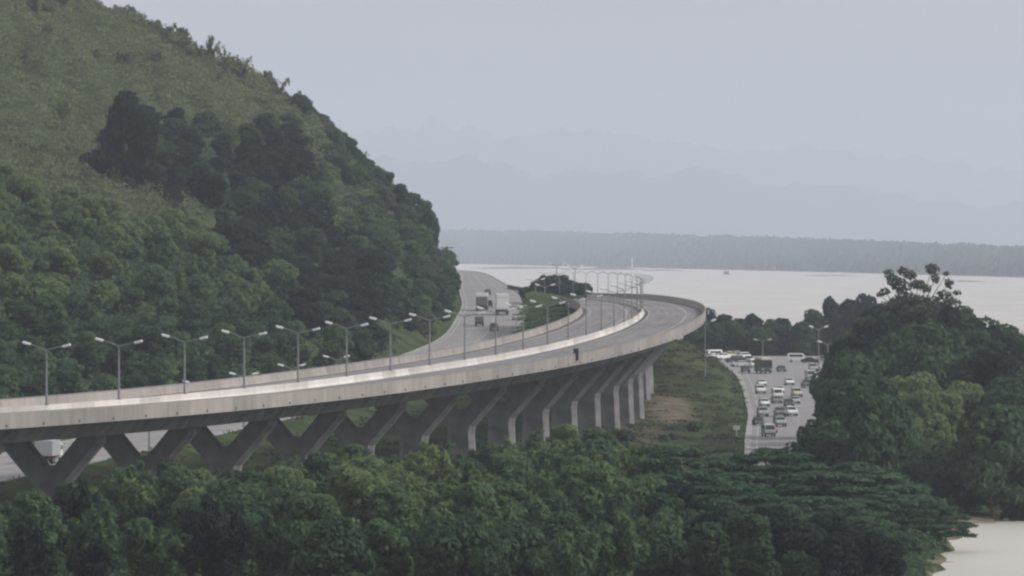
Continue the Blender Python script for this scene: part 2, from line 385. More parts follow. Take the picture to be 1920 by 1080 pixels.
# road sheets with kerbs and painted lines
def strip(name, fn, Ys, mat, off, kind='structure', dz=.0, thick=0):
    """fn(Y)->(x0,x1,z): a sheet between two edges"""
    V = []; Fc = []
    for y in Ys:
        a, b, z = fn(y); V += [(a, y, z + dz), (b, y, z + dz)]
    n = len(Ys)
    Fc = [(2*i, 2*i+1, 2*i+3, 2*i+2) for i in range(n-1)]
    if thick:
        m0 = len(V); V += [(x, y, z - thick) for x, y, z in V]
        Fc += [(m0+2*i, 2*i, 2*i+2, m0+2*i+2) for i in range(n-1)] + [(2*i+1, m0+2*i+1, m0+2*i+3, 2*i+3) for i in range(n-1)]
        Fc += [(m0, m0+1, 1, 0), (2*n-2, 2*n-1, m0+2*n-1, m0+2*n-2)]
    me = mesh_np(name, V, Fc, [mat])
    o = obj(name, me)
    if kind: o['kind'] = kind
    return o
HYs = np.arange(620, 2690, 12.0); KYs = np.arange(1150, 1916, 8.0)
tag(strip('highway', lambda y: (*[float(v) for v in hw(y)[:2]], float(hw(y)[2]) + .06), HYs, M['road'], 0), 'grey highway climbing between the wooded hill and the viaduct')
tag(strip('lakeside_road', lambda y: (*[float(v) for v in rh(y)[:2]], float(rh(y)[2]) + .06), KYs, M['road'], 0), 'grey lakeside highway with queuing traffic')
def kerb(fn, Ys, side, w, name, label):
    def g(y):
        a, b, z = fn(y); x = a - w if side < 0 else b
        return float(x), float(x) + w, float(z) + .18
    tag(strip(name, g, Ys, M['kerb'], 0, thick=.3), label)
kerb(hw, HYs, -1, .45, 'kerb', 'concrete kerb on the hill side of the highway')
kerb(hw, HYs, 1, .45, 'kerb', 'concrete kerb on the viaduct side of the highway')
kerb(rh, KYs, -1, 1.0, 'kerb', 'pale concrete gutter edge along the grass bank side of the lakeside road')
def mark(fn, Ys, frac, w, dash, label):
    V = []; Fc = []
    for y in Ys:
        if dash and int(y // 6) % 2: continue
        for q in (0,):
            pts = []
            for yy in (y, y + 5.0 if dash else y + 12.0):
                a, b, z = (float(v) for v in fn(yy)); x = a + (b-a)*frac
                pts.append((x-w/2, x+w/2, yy, z))
            m0 = len(V)
            (a0, b0, y0, z0), (a1, b1, y1, z1) = pts
            V += [(a0, y0, z0+.07), (b0, y0, z0+.07), (b1, y1, z1+.07), (a1, y1, z1+.07)]; Fc.append((m0, m0+1, m0+2, m0+3))
    o = obj('road_marking', mesh_np('road_marking', V, Fc, [M['line']])); tag(o, label, kind='structure')
for fr, ds in ((.05, 0), (.28, 1), (.5, 0), (.73, 1), (.95, 0)):
    mark(hw, np.arange(640, 2300, 6.0 if ds else 12.0), fr, .16, ds, 'white painted line on the highway below the hill')
for fr, ds in ((.07, 0), (.30, 1), (.53, 1), (.78, 0)):
    mark(rh, np.arange(1160, 1890, 6.0 if ds else 12.0), fr, .16, ds, 'white painted line on the lakeside road')

# ------------------------------------------------------------------ lake
def watermat():
    m, nt, N, Lk, out = newmat('lake_water')
    b = N.new('ShaderNodeBsdfPrincipled')
    b.inputs['Roughness'].default_value = .42
    b.inputs['IOR'].default_value = 1.33
    tc = N.new('ShaderNodeTexCoord'); mp = N.new('ShaderNodeMapping'); mp.inputs['Scale'].default_value = (.25, .5, 1)
    n = N.new('ShaderNodeTexNoise'); n.inputs['Scale'].default_value = 1.2; n.inputs['Detail'].default_value = 4
    bp = N.new('ShaderNodeBump'); bp.inputs['Strength'].default_value = .25; bp.inputs['Distance'].default_value = .3
    Lk.new(tc.outputs['Object'], mp.inputs['Vector']); Lk.new(mp.outputs[0], n.inputs['Vector'])
    Lk.new(n.outputs['Fac'], bp.inputs['Height']); Lk.new(bp.outputs['Normal'], b.inputs['Normal'])
    mp2 = N.new('ShaderNodeMapping'); mp2.inputs['Scale'].default_value = (.02, .006, 1)
    n2 = N.new('ShaderNodeTexNoise'); n2.inputs['Scale'].default_value = 1.0; n2.inputs['Detail'].default_value = 7
    Lk.new(tc.outputs['Object'], mp2.inputs['Vector']); Lk.new(mp2.outputs[0], n2.inputs['Vector'])
    r2 = N.new('ShaderNodeValToRGB'); r2.color_ramp.elements[0].position = .38; r2.color_ramp.elements[1].position = .62
    r2.color_ramp.elements[0].color = (.47, .445, .41, 1); r2.color_ramp.elements[1].color = (.56, .53, .49, 1)
    Lk.new(n2.outputs['Fac'], r2.inputs['Fac']); Lk.new(r2.outputs[0], b.inputs['Base Color'])
    Lk.new(b.outputs[0], out.inputs['Surface'])
    return m
M['water'] = watermat()
wys = np.array([-45, 500, 1000, 1500, 2200, 3500, 6000, 9000, 13000, 20000, 34000, 45500.0])
o = obj('lake_water', grid_mesh('lake_water', np.linspace(-4900, 4900, 9), wys, lambda X, Y: X*0, [M['water']], False))
tag(o, 'pale muddy lake water under a grey sky', kind='structure')

# ------------------------------------------------------------------ far shore, sandbars, mountains
def fbm(x, seed, oct_=5, f0=1.0):
    r = np.random.default_rng(seed); t = np.zeros_like(x, dtype=float); a = 1
    for k in range(oct_):
        t += a*np.sin(x*f0*(2.03**k) + r.uniform(0, 6.28) + 1.3*np.sin(x*f0*(2.03**k)*.37 + r.uniform(0, 6))); a *= .55
    return t
M['farleaf'] = pmat('far_foliage', (.035, .055, .040), .95, var=.35, scale=.02)
M['mountain'] = pmat('mountain_forest', (.035, .05, .045), .95, var=.35, scale=.0015)
shx = [-400, 300, 600, 880, 960, 1200, 1440, 1680, 1920, 2300, 3000]
shy = [490, 492, 493, 495, 497, 502.5, 508, 514, 520.5, 528, 540]
topy = [424, 423, 421, 423, 425, 431, 439, 450, 461, 474, 490]
cx = np.arange(-400, 3000, 3.0); rows = 26
V = []
for j in range(rows):
    t = j / (rows - 1)
    y0 = np.interp(cx, shx, shy); D0 = H * F / (y0 - YH)
    D = D0 * (1 + .55*t)
    ty = np.interp(cx, shx, topy); zt = H - (ty - YH)/F*(D0*1.5)
    # low wooded plain rising inland, its canopy broken into crowns
    z = -1.0 + (zt - 6)*sst(t*1.05)*.82 + (9 if j > 1 else 5.5*(j > 0))
    z = z + (j > 0)*(2.2*rng.normal(size=len(cx)) + 1.6*fbm(cx, 40+j, 4, .05))
    if j == 0: z = np.full(len(cx), -.8)
    V.append(np.stack([(cx-CX)/F*D, D, np.maximum(z, -.8)], 1))
V = np.concatenate(V); n = len(cx)
i = (np.arange(rows-1)[:, None]*n + np.arange(n-1)[None]).ravel()
o = obj('forest', mesh_np('forest', V, np.stack([i, i+1, i+n+1, i+n], 1), [M['farleaf']], False))
tag(o, 'hazy wooded plain along the far shore of the lake', 'forest', kind='stuff')

def ridge(name, pts, D, depth, seed, label, amp):
    xs_ = np.arange(-700, 2700, 8.0); py = np.interp(xs_, [p[0] for p in pts], [p[1] for p in pts])
    py = py + amp*fbm(xs_, seed, 6, .02)
    top = H - (py - YH)/F*D; R_ = 14; V = []
    for j in range(R_):
        t = j/(R_-1)*2 - 1                      # -1 near foot, 0 crest, 1 far foot
        prof = (1 - abs(t))**1.15
        z = -.5 + (top + .5)*prof*(1 + .10*(abs(t) > .03)*fbm(xs_ + j*37, seed + j, 4, .03)*.5)
        V.append(np.stack([(xs_-CX)/F*D, np.full(len(xs_), D + t*depth), z], 1))
    V = np.concatenate(V); n = len(xs_)
    i = (np.arange(R_-1)[:, None]*n + np.arange(n-1)[None]).ravel()
    o = obj(name, mesh_np(name, V, np.stack([i, i+1, i+n+1, i+n], 1), [M['mountain']], True))
    tag(o, label, kind='structure')
ridge('mountains', [(-700,300),(300,260),(640,238),(760,226),(800,206),(850,228),(1000,232),(1150,236),(1300,256),(1430,273),(1500,264),(1600,268),(1750,292),(1920,312),(2700,360)], 41000, 3000, 3, 'faint far mountain ridge with one small peak above the lake', .55)
ridge('mountains', [(-700,330),(400,300),(640,288),(850,284),(1000,308),(1200,314),(1330,306),(1440,338),(1560,342),(1640,346),(1720,368),(1800,378),(1920,374),(2700,400)], 32000, 2600, 8, 'nearer hazy mountain ridge in front of the far one', .5)

M['sand'] = pmat('mud_bank', (.10, .095, .08), .9, var=.3, scale=.05)
def sandbar(x0, x1, y, hgt, seed, label):
    D = H*F/(y - YH); xs_ = np.linspace((x0-CX)/F*D, (x1-CX)/F*D, 60); V = []
    env = np.sin(np.linspace(0, math.pi, 60))**.4
    for j, (dy, q) in enumerate(((-70, 0), (-25, .5), (0, 1), (60, .8), (140, 0))):
        z = -.3 + env*q*(hgt + .3)*(1 + .35*fbm(xs_, seed + j, 4, .06))
        V.append(np.stack([xs_, np.full(60, D + dy*1.0), z], 1))
    V = np.concatenate(V); i = (np.arange(4)[:, None]*60 + np.arange(59)[None]).ravel()
    tag(obj('sandbar', mesh_np('sandbar', V, np.stack([i, i+1, i+61, i+60], 1), [M['sand']], True)), label, kind='structure')
sandbar(880, 1060, 503.5, 2.2, 1, 'low dark mud bank in the lake left of the mast')
sandbar(1050, 1215, 505.5, 2.6, 2, 'low dark mud bank in the lake beside the mast')
sandbar(1205, 1285, 507.5, 1.6, 3, 'short mud bank in the lake right of the mast')
sandbar(1010, 1200, 497.5, 7, 4, 'low wooded spit in front of the far shore')
sandbar(1795, 1850, 528, .8, 5, 'thin mud bank beside the tall sparse tree')
sandbar(1510, 1610, 517, .6, 6, 'thin mud bank far out in the lake')

# ------------------------------------------------------------------ viaduct
def sweep(name, sec, s0, s1, ds, mat, parent, smooth=False, label=None):
    """closed cross-section [(n,dz)] swept along the line, with the running length kept as an attribute"""
    ss = np.arange(s0, s1 + .1, ds); k = len(sec); V = []; al = []
    ac = []
    for s in ss:
        for n_, dz in sec: V.append(vpt(s, n_, dz)); al.append(s); ac.append(n_)
    Fc = [(i*k+j, (i+1)*k+j, (i+1)*k+(j+1) % k, i*k+(j+1) % k) for i in range(len(ss)-1) for j in range(k)]
    Fc += [tuple(range(k)), tuple((len(ss)-1)*k + j for j in range(k-1, -1, -1))]
    me = mesh_np(name, V, Fc, [mat], smooth)
    import bmesh
    a = me.attributes.new('along', 'FLOAT', 'POINT'); a.data.foreach_set('value', np.array(al, np.float32))
    a = me.attributes.new('across', 'FLOAT', 'POINT'); a.data.foreach_set('value', np.array(ac, np.float32))
    bm = bmesh.new(); bm.from_mesh(me); bmesh.ops.recalc_face_normals(bm, faces=bm.faces); bm.to_mesh(me); bm.free()
    o = obj(name, me, parent)
    if label: o['label'] = label
    return o
via = empty('viaduct', (0, 0, 0))
tag(via, 'long curved concrete motorway viaduct on Y shaped piers above the trees', 'viaduct')
W = HW
SE = 815
sweep('deck', [(-W-.35, -.05), (-W-.35, -.55), (-9.9, -.8), (9.9, -.8), (W+.35, -.55), (W+.35, -.05)], SV0, SE, 7, M['concrete'], via)
sweep('road_surface', [(-W+.12, -.046), (-W+.12, 0), (-.32, 0), (-.32, -.046)], SV0, SE, 7, M['deckroad'], via)
sweep('road_surface', [(.32, -.046), (.32, 0), (W-.12, 0), (W-.12, -.046)], SV0, SE, 7, M['deckroad'], via)
for sg, lb in ((-1, 'parapet on the hill side'), (1, 'parapet on the lake side')):
    sweep('parapet', [(sg*(W+.38), -.62), (sg*(W+.38), 1.08), (sg*(W+.16), 1.08), (sg*(W+.02), .35), (sg*(W-.1), .05), (sg*(W-.1), -.045), (sg*(W+.3), -.045), (sg*(W+.3), -.62)], SV0, SE if sg < 0 else 940, 7, M['parapet'], via, label=lb)
sweep('median_barrier', [(-.3, -.045), (-.3, .1), (-.12, .4), (-.1, 1.0), (.1, 1.0), (.12, .4), (.3, .1), (.3, -.045)], SV0, SE, 7, M['median'], via)
for sg in (-1, 1):
    sweep('girder', [(sg*2.3, -.79), (sg*3.4, -2.55), (sg*7.9, -2.55), (sg*9.2, -.79)], SV0, SE, 7, M['pier'], via)
    sweep('handrail', [(sg*(W+.30), 1.10), (sg*(W+.30), 1.22), (sg*(W+.22), 1.22), (sg*(W+.22), 1.10)], SV0, SE, 14, M['steel'], via)
# expansion joints across the deck at the piers, drain outlets on the outer face, one control cabinet on the lake side parapet
def vbox(name, s, n0, n1, z0, z1, ln, mat):
    V = [vpt(s + d, n_, z_) for d in (-ln/2, ln/2) for z_ in (z0, z1) for n_ in (n0, n1)]
    me = mesh_np(name, V, [(0,1,3,2), (4,6,7,5), (0,4,5,1), (2,3,7,6), (0,2,6,4), (1,5,7,3)], [mat]); return obj(name, me, via)
for k in range(0, 22, 3):
    s_ = 2 + 36.5*k
    for sg in (-1, 1): vbox('expansion_joint', s_, *sorted((sg*.35, sg*(W-.14))), .001, .012, .45, M['darksteel'])
for k in range(64):
    vbox('drain_outlet', -60 + 12.2*k, W+.381, W+.43, -.42, -.12, .5, M['darkconc'])
vbox('control_cabinet', 253, W+.05, W+.75, .1, 1.95, .9, M['darksteel'])
# piers: a Y in section, each founded on the ground
PIER_S = []
s = -34.5
while s < 800:
    PIER_S.append(s); s += 36.5
def pier_mesh(h):
    hb_ = max(h, 7.2)
    prof = [(-6.7, 0), (-3.7, 0), (-3.45, -.5), (-.7, -3.7), (.7, -3.7), (3.45, -.5), (3.7, 0), (6.7, 0), (6.6, -1.0), (2.1, -6.2), (1.95, -7.1), (2.3, -hb_), (-2.3, -hb_), (-1.95, -7.1), (-2.1, -6.2), (-6.6, -1.0)]
    n = len(prof); outer = {0, 7, 8, 9, 10, 11, 12, 13, 14, 15}
    def ring(t, ins): return [((a - math.copysign(ins, a)) if k in outer else a + math.copysign(ins*.5, a)*0, t, b) for k, (a, b) in enumerate(prof)]
    v = ring(-1.25, .7) + ring(-.5, 0) + ring(.5, 0) + ring(1.25, .7)
    f = [tuple(range(n)), tuple(range(4*n-1, 3*n-1, -1))]
    f += [(r_*n+i, (r_+1)*n+i, (r_+1)*n+(i+1) % n, r_*n+(i+1) % n) for r_ in range(3) for i in range(n)]
    mb = MB(); mb.add(v, f); me = mb.me('pier', M['pier'])
    import bmesh
    bm = bmesh.new(); bm.from_mesh(me); bmesh.ops.triangulate(bm, faces=[q for q in bm.faces if len(q.verts) > 4]); bm.to_mesh(me); bm.free()
    return me
for s in PIER_S:
    X, Y, th = vpos(s); zt = vz(s) - 2.56; g = gz(X, Y)
    o = obj('pier', pier_mesh(zt - g + 1.2), via, (X, Y, zt)); o.rotation_euler = (0, 0, -th)

bp_ = [(21, 1702), (20, 1760), (16.5, 1830), (11, 1900), (4, 1965), (-1.0, 2010)]
bx = []; 
for k in range(41):
    t_ = k/40*(len(bp_)-1); i_ = min(int(t_), len(bp_)-2); f_ = t_ - i_
    x_ = bp_[i_][0]*(1-f_) + bp_[i_+1][0]*f_; y_ = bp_[i_][1]*(1-f_) + bp_[i_+1][1]*f_
    bx.append((x_, y_, gz(x_, y_)))
V = []
for x_, y_, z_ in bx: V += [(x_-.3, y_, z_-.3), (x_-.12, y_, z_+1.1), (x_+.12, y_, z_+1.1), (x_+.3, y_, z_-.3)]
Fc = [(4*i_+j_, 4*i_+(j_+1) % 4, 4*i_+4+(j_+1) % 4, 4*i_+4+j_) for i_ in range(40) for j_ in range(4)] + [(0, 1, 2, 3), (163, 162, 161, 160)]
tag(obj('crash_barrier', mesh_np('crash_barrier', V, Fc, [M['darkconc']])), 'low dark crash barrier curving from the viaduct end to the highway', 'barrier')
# ------------------------------------------------------------------ street lamps
def copy_tree(o, parent=None):
    c = o.copy(); COL.objects.link(c)
    if parent: c.parent = parent
    for ch in list(o.children): copy_tree(ch, c)
    return c
def lamp_proto(name, height, reach, rise, double=True, skew=0.0):
    t = empty(name, (0, 0, 0))
    p = MB(); p.tube([(0, 0, 0), (0, 0, height*.5), (0, 0, height)], [.15, .12, .09], 10); p.box((0, 0, .06), (.5, .5, .12)); p.build('pole', M['steel'], t, smooth=False)
    for sg in ((-1, 1) if double else (1,)):
        r_ = rise - sg*skew
        a = MB(); a.tube([(0, 0, height-.1), (sg*.5, 0, height+r_*.12), (sg*reach*.6, 0, height+r_*.62), (sg*reach, 0, height+r_)], [.085, .075, .06, .055], 8); a.build('arm', M['steel'], t)
        hd = MB(); x = sg*(reach+.28)
        hd.prism_x([(-.22, -.02), (-.26, .08), (-.14, .24), (.14, .24), (.26, .08), (.22, -.02)], .5)
        me = hd.me('lamp_head', M['lamphead'], .03)
        ho = obj('lamp_head', me, t, (x, 0, height + r_ - .04)); ho.rotation_euler = (0, -sg*.25, 0)
        gl = MB(); gl.box((0, 0, -.05), (.8, .36, .06)); obj('lamp_glass', gl.me('lamp_glass', M['lampglass'], .015), ho)
    return t
ORD = ['first','second','third','fourth','fifth','sixth','seventh','eighth','ninth','tenth','eleventh','twelfth','thirteenth','fourteenth','fifteenth','sixteenth','seventeenth','eighteenth','nineteenth','twentieth']
lp = lamp_proto('street_lamp', 6.6, 2.25, .55, True, .13)
used = False
for k in range(0, 33):
    s = 28.0*k
    if s > 900: break
    o = copy_tree(lp) if used else lp; used = True
    X, Y, th = vpos(s); o.location = (X, Y, vz(s) + 1.0); o.rotation_euler = (0, 0, -th); q_ = 1 - .022*max(0, k - 8); o.scale = (max(.55, q_), max(.55, q_), 1 - .012*max(0, k - 6))
    if k < 15: lb = 'double arm grey street lamp on the viaduct median, %s lamp counted from its left end' % ORD[k]
    elif k < 18: lb = 'double arm street lamp at the bend of the viaduct median, %s in the row' % ORD[k]
    else: lb = 'distant pale street lamp of the viaduct seen against the lake beyond the bend'
    tag(o, lb, 'street lamp', 'street lamps along the viaduct median')
sp = lamp_proto('street_lamp', 8.2, 1.5, .5, True)
hl = [(1120, 'behind the third viaduct lamp'), (1165, 'behind the fourth viaduct lamp'), (1215, 'behind the fifth viaduct lamp'), (1265, 'behind the sixth viaduct lamp'), (1075, 'behind the second viaduct lamp')]
first = True
for Yh, wh in hl:
    o = sp if first else copy_tree(sp); first = False
    a, b, z = (float(v) for v in hw(Yh)); o.location = (b + 1.2, Yh, z - .1); o.rotation_euler = (0, 0, .15)
    tag(o, 'highway street lamp standing lower down beyond the viaduct, ' + wh, 'street lamp', 'street lamps of the ground level highway')
for (x, y, Yh, lb) in ((1022, 562, 1700, 'street lamp over the grass mound, lowest of its row'), (1004, 549, 1780, 'street lamp left of the dark bush mound by the highway'), (1044, 543, 1860, 'street lamp in front of the dark bush mound'), (1078, 536, 1920, 'street lamp at the right end of the dark bush mound')):
    o = copy_tree(sp); X, _, z = P(x, y, Yh); g = gz(X, Yh); o.location = (X, Yh, max(z - 8.7, g - .3)); tag(o, lb, 'street lamp', 'street lamps of the ground level highway')
for (x, y, Yh, lb) in ((1552, 640, 1640, 'street lamp at the right edge of the lakeside road, before the tall trees'), (1535, 612, 1760, 'street lamp farther along the right edge of the lakeside road'), (1430, 636, 1860, 'street lamp before the dark trees beyond the bus'), (1322, 600, 1560, 'pale lamp post rising beside the outer edge of the viaduct bend')):
    o = copy_tree(sp); X, _, z = P(x, y, Yh); g = gz(X, Yh); o.location = (X, Yh, g - .1)
    k = max(.5, (z - g)/8.7); o.scale = (1, 1, k); tag(o, lb, 'street lamp', 'street lamps along the lakeside road')

# ------------------------------------------------------------------ vehicles (built facing -y, length along y)
def wheels(t, xs_, ys_, r, w):
    for y in ys_:
        for x in (-xs_, xs_):
            wm = MB(); wm.wheel((0, 0, 0), r, w); wo = obj('wheel', wm.me('wheel', M['rubber']), t, (x, y, r))
            rm = MB(); rm.wheel((0, 0, 0), r*.58, w + .03, 10); obj('rim', rm.me('rim', M['rim']), wo)
def lights(t, yf, yr, x, zf, zr, w=.34, h=.16):
    for sx in (-x, x):
        a = MB(); a.box((sx, yf, zf), (w, .08, h)); a.build('headlight', M['headlight'], t, .015)
        b = MB(); b.box((sx, yr, zr), (w*.6, .08, h*1.5)); b.build('tail_light', M['taillight'], t, .015)
def car(paint_, style='saloon'):
    t = empty('car', (0, 0, 0))
    if style == 'saloon':
        hood = [(-2.2, .42), (-2.22, .70), (-1.9, .84), (-1.05, .95), (1.35, .98), (2.05, .97), (2.2, .8), (2.2, .38), (1.9, .26), (-1.9, .26)]
        top = [(-1.05, .94), (-.25, 1.43), (.75, 1.46), (1.65, .97)]; L0, L1 = -2.2, 2.2
    elif style == 'hatch':
        hood = [(-1.95, .42), (-1.97, .72), (-1.65, .88), (-.95, .99), (1.6, 1.02), (1.92, .95), (1.97, .4), (1.7, .26), (-1.7, .26)]
        top = [(-.95, .98), (-.15, 1.50), (1.2, 1.52), (1.75, 1.01)]; L0, L1 = -1.95, 1.96
    else:   # suv
        hood = [(-2.3, .5), (-2.32, .9), (-2.0, 1.04), (-1.1, 1.12), (2.1, 1.16), (2.28, 1.1), (2.3, .5), (2.0, .36), (-2.0, .36)]
        top = [(-1.1, 1.11), (-.45, 1.74), (1.75, 1.78), (2.15, 1.15)]; L0, L1 = -2.3, 2.29
    hwid = .88 if style != 'suv' else .94
    m = MB(); m.prism_x(hood, hwid); m.build('body', M[paint_], t, .07)
    w = [hwid*.94, hwid*.78, hwid*.78, hwid*.94]
    m = MB(); m.prism_x(top, 0, w); m.build('roof', M[paint_], t, .05)
    # glass set just proud of the cabin
    (y0, z0), (y1, z1), (y2, z2), (y3, z3) = top
    def quad(name, pts):
        n = (Vector(pts[1])-Vector(pts[0])).cross(Vector(pts[2])-Vector(pts[0])).normalized()
        c = sum((Vector(p) for p in pts), Vector())/4
        if n.dot(c - Vector((0, (y0+y3)/2, z0))) < 0: n = -n
        a = [Vector(p) + n*.03 for p in pts]; b = [Vector(p) - n*.02 for p in pts]
        mm = MB(); mm.add(a + b, [(0,1,2,3), (7,6,5,4), (0,4,5,1), (1,5,6,2), (2,6,7,3), (3,7,4,0)]); mm.build(name, M['glass'], t)
    f = lambda a, b, k: (a[0]+(b[0]-a[0])*k, a[1]+(b[1]-a[1])*k)
    A0, A1 = f(top[0], top[1], .1), f(top[0], top[1], .9); B0, B1 = f(top[3], top[2], .14), f(top[3], top[2], .88)
    q0, q1 = hwid*.94*.86, hwid*.78*.9
    quad('windscreen', [(-q0, *A0), (q0, *A0), (q1, *A1), (-q1, *A1)])
    quad('rear_window', [(-q0, *B0), (q0, *B0), (q1, *B1), (-q1, *B1)])
    for sg in (-1, 1):
        s0, s1 = sg*(hwid*.92), sg*(hwid*.795)
        quad('side_window', [(s0, A0[0]+.12, A0[1]+.03), (s0, B0[0]-.12, B0[1]+.03), (s1, B1[0]-.05, B1[1]-.03), (s1, A1[0]+.1, A1[1]-.03)])
    zf = hood[1][1] - .08
    lights(t, L0 - .01, L1 + .02, hwid - .22, zf, zf + .12)
    for y in (L0 - .03, L1 + .03):
        pm = MB(); pm.box((0, y, .52), (.42, .03, .14)); pm.build('number_plate', M['plate'], t)
        bm_ = MB(); bm_.box((0, y*.995, .36), (hwid*1.7, .1, .16)); bm_.build('bumper', M['darksteel'], t, .02)
    wheels(t, hwid - .1, (L0 + .85, L1 - .85), .32 if style != 'suv' else .38, .22)
    return t
def pickup(paint_, cover=False):
    t = empty('pickup_truck', (0, 0, 0))
    body = [(-2.6, .5), (-2.62, .95), (-2.3, 1.08), (-1.35, 1.14), (.55, 1.14), (.6, .62), (-.2, .42), (-2.3, .36)]
    m = MB(); m.prism_x(body, .92); m.build('body', M[paint_], t, .06)
    top = [(-1.35, 1.13), (-.7, 1.74), (.3, 1.76), (.55, 1.13)]
    m = MB(); m.prism_x(top, 0, [.88, .74, .74, .88]); m.build('cab', M[paint_], t, .05)
    m = MB()
    m.box((0, 1.6, .66), (1.84, 2.1, .14)); m.box((-.88, 1.6, .92), (.08, 2.1, .42)); m.box((.88, 1.6, .92), (.08, 2.1, .42)); m.build('cargo_bed', M[paint_], t, .02)
    m = MB(); m.box((0, 2.62, .9), (1.8, .08, .5)); m.build('tailgate', M[paint_], t, .02)
    m = MB(); m.add([(-.76, -1.27, 1.22), (.76, -1.27, 1.22), (.66, -.76, 1.69), (-.66, -.76, 1.69), (-.76, -1.21, 1.2), (.76, -1.21, 1.2), (.66, -.7, 1.67), (-.66, -.7, 1.67)], [(0,1,2,3),(7,6,5,4),(0,4,5,1),(1,5,6,2),(2,6,7,3),(3,7,4,0)]); m.build('windscreen', M['glass'], t)
    m = MB(); m.box((0, .46, 1.45), (1.3, .06, .4)); m.build('rear_window', M['glass'], t)
    for sg in (-1, 1):
        m = MB(); m.box((sg*.82, -.35, 1.42), (.08, 1.3, .4)); m.build('side_window', M['glass'], t)
    if cover:
        m = MB(); m.prism_x([(.62, 1.14), (.62, 1.95), (2.55, 1.95), (2.62, 1.14)], .9); m.build('cargo_cover', M['canvas'], t, .05)
    lights(t, -2.6, 2.66, .68, .86, .92); wheels(t, .8, (-1.65, 1.6), .37, .24)
    m = MB(); m.box((0, -2.6, .5), (1.75, .12, .2)); m.build('bumper', M['darksteel'], t, .02)
    m = MB(); m.box((0, 2.68, .48), (1.75, .12, .16)); m.build('bumper', M['darksteel'], t, .02)
    return t
def van(paint_):
    t = empty('van', (0, 0, 0))
    m = MB(); m.prism_x([(-2.35, .4), (-2.4, .95), (-2.2, 1.15), (-1.5, 1.95), (-1.1, 2.12), (2.2, 2.15), (2.4, 1.9), (2.42, .42)], .93); m.build('body', M[paint_], t, .09)
    m = MB(); m.add([(-.8, -2.19, 1.22), (.8, -2.19, 1.22), (.74, -1.56, 1.93), (-.74, -1.56, 1.93), (-.8, -2.1, 1.18), (.8, -2.1, 1.18), (.74, -1.47, 1.89), (-.74, -1.47, 1.89)], [(0,1,2,3),(7,6,5,4),(0,4,5,1),(1,5,6,2),(2,6,7,3),(3,7,4,0)]); m.build('windscreen', M['glass'], t)
    m = MB(); m.box((0, 2.42, 1.55), (1.45, .06, .6)); m.build('rear_window', M['glass'], t)
    for sg in (-1, 1):
        m = MB(); m.box((sg*.925, .3, 1.58), (.05, 3.2, .5)); m.build('side_window', M['glass'], t)
    lights(t, -2.4, 2.43, .7, .82, 1.0); wheels(t, .82, (-1.5, 1.5), .34, .22)
    m = MB(); m.box((0, -2.42, .45), (1.75, .1, .2)); m.build('bumper', M['darksteel'], t, .02)
    m = MB(); m.box((0, 2.45, .45), (1.75, .1, .2)); m.build('bumper', M['darksteel'], t, .02)
    return t
def bus(paint_, roofp):
    t = empty('bus', (0, 0, 0))
    m = MB(); m.prism_x([(-5.4, .45), (-5.45, 1.5), (-5.3, 3.1), (5.35, 3.1), (5.4, .45)], 1.25); m.build('body', M[paint_], t, .1)
    m = MB(); m.prism_x([(-5.2, 3.102), (-5.1, 3.6), (5.1, 3.6), (5.25, 3.102)], 0, [1.22, 1.1, 1.1, 1.22]); m.build('roof', M[roofp], t, .08)
    m = MB(); m.box((0, -5.40, 2.15), (2.25, .1, 1.35)); m.build('windscreen', M['glass'], t, .02)
    m = MB(); m.box((0, 5.40, 2.3), (2.0, .08, .8)); m.build('rear_window', M['glass'], t, .02)
    for sg in (-1, 1):
        m = MB(); m.box((sg*1.25, .2, 2.2), (.06, 9.6, .95)); m.build('side_window', M['glass'], t)
    m = MB(); m.box((0, -5.5, .62), (2.4, .16, .3)); m.build('bumper', M['darksteel'], t, .02)
    m = MB(); m.box((0, 5.46, .6), (2.4, .14, .28)); m.build('bumper', M['darksteel'], t, .02)
    lights(t, -5.48, 5.42, .95, 1.0, 1.1, .4, .22); wheels(t, 1.05, (-3.4, 3.0), .5, .3)
    return t
def truck(cabp, boxp, hgt=3.7, bandp=None, canvas=False):
    t = empty('truck', (0, 0, 0))
    m = MB(); m.prism_x([(-3.9, .6), (-3.95, 1.5), (-3.75, 2.5), (-3.4, 2.7), (-2.4, 2.7), (-2.35, .6)], 1.12); m.build('cab', M[cabp], t, .08)
    m = MB(); m.box((0, -3.86, 2.02), (1.95, .1, .75)); m.build('windscreen', M['glass'], t, .02)
    for sg in (-1, 1):
        m = MB(); m.box((sg*1.11, -3.1, 2.05), (.06, .9, .6)); m.build('side_window', M['glass'], t)
    m = MB(); m.box((0, .9, .85), (.9, 6.4, .3)); m.build('chassis', M['darksteel'], t)
    m = MB(); m.box((0, .98, (1.05 + hgt)/2), (2.42, 6.2, hgt - 1.05)); m.build('cargo_box', M['canvas'] if canvas else M[boxp], t, .05)
    if bandp:
        m = MB(); m.box((0, .98, hgt + .40), (2.5, 6.3, .8)); m.build('box_roof', M[bandp], t, .06)
    m = MB(); m.box((0, 4.10, (1.2 + hgt)/2), (2.1, .05, hgt - 1.5)); m.build('rear_door', M[boxp], t, .01)
    m = MB(); m.box((0, -3.97, .72), (2.2, .16, .34)); m.build('bumper', M['darksteel'], t, .02)
    m = MB(); m.box((0, 4.12, .62), (2.2, .12, .2)); m.build('bumper', M['darksteel'], t, .02)
    lights(t, -3.96, 4.14, .85, 1.05, .88, .36, .2); wheels(t, .98, (-3.0, 1.9, 3.1), .5, .34)
    for sg in (-1, 1):
        m = MB(); m.box((sg*.95, 3.95, .6), (.5, .04, .7)); m.build('mud_flap', M['rubber'], t)
    return t

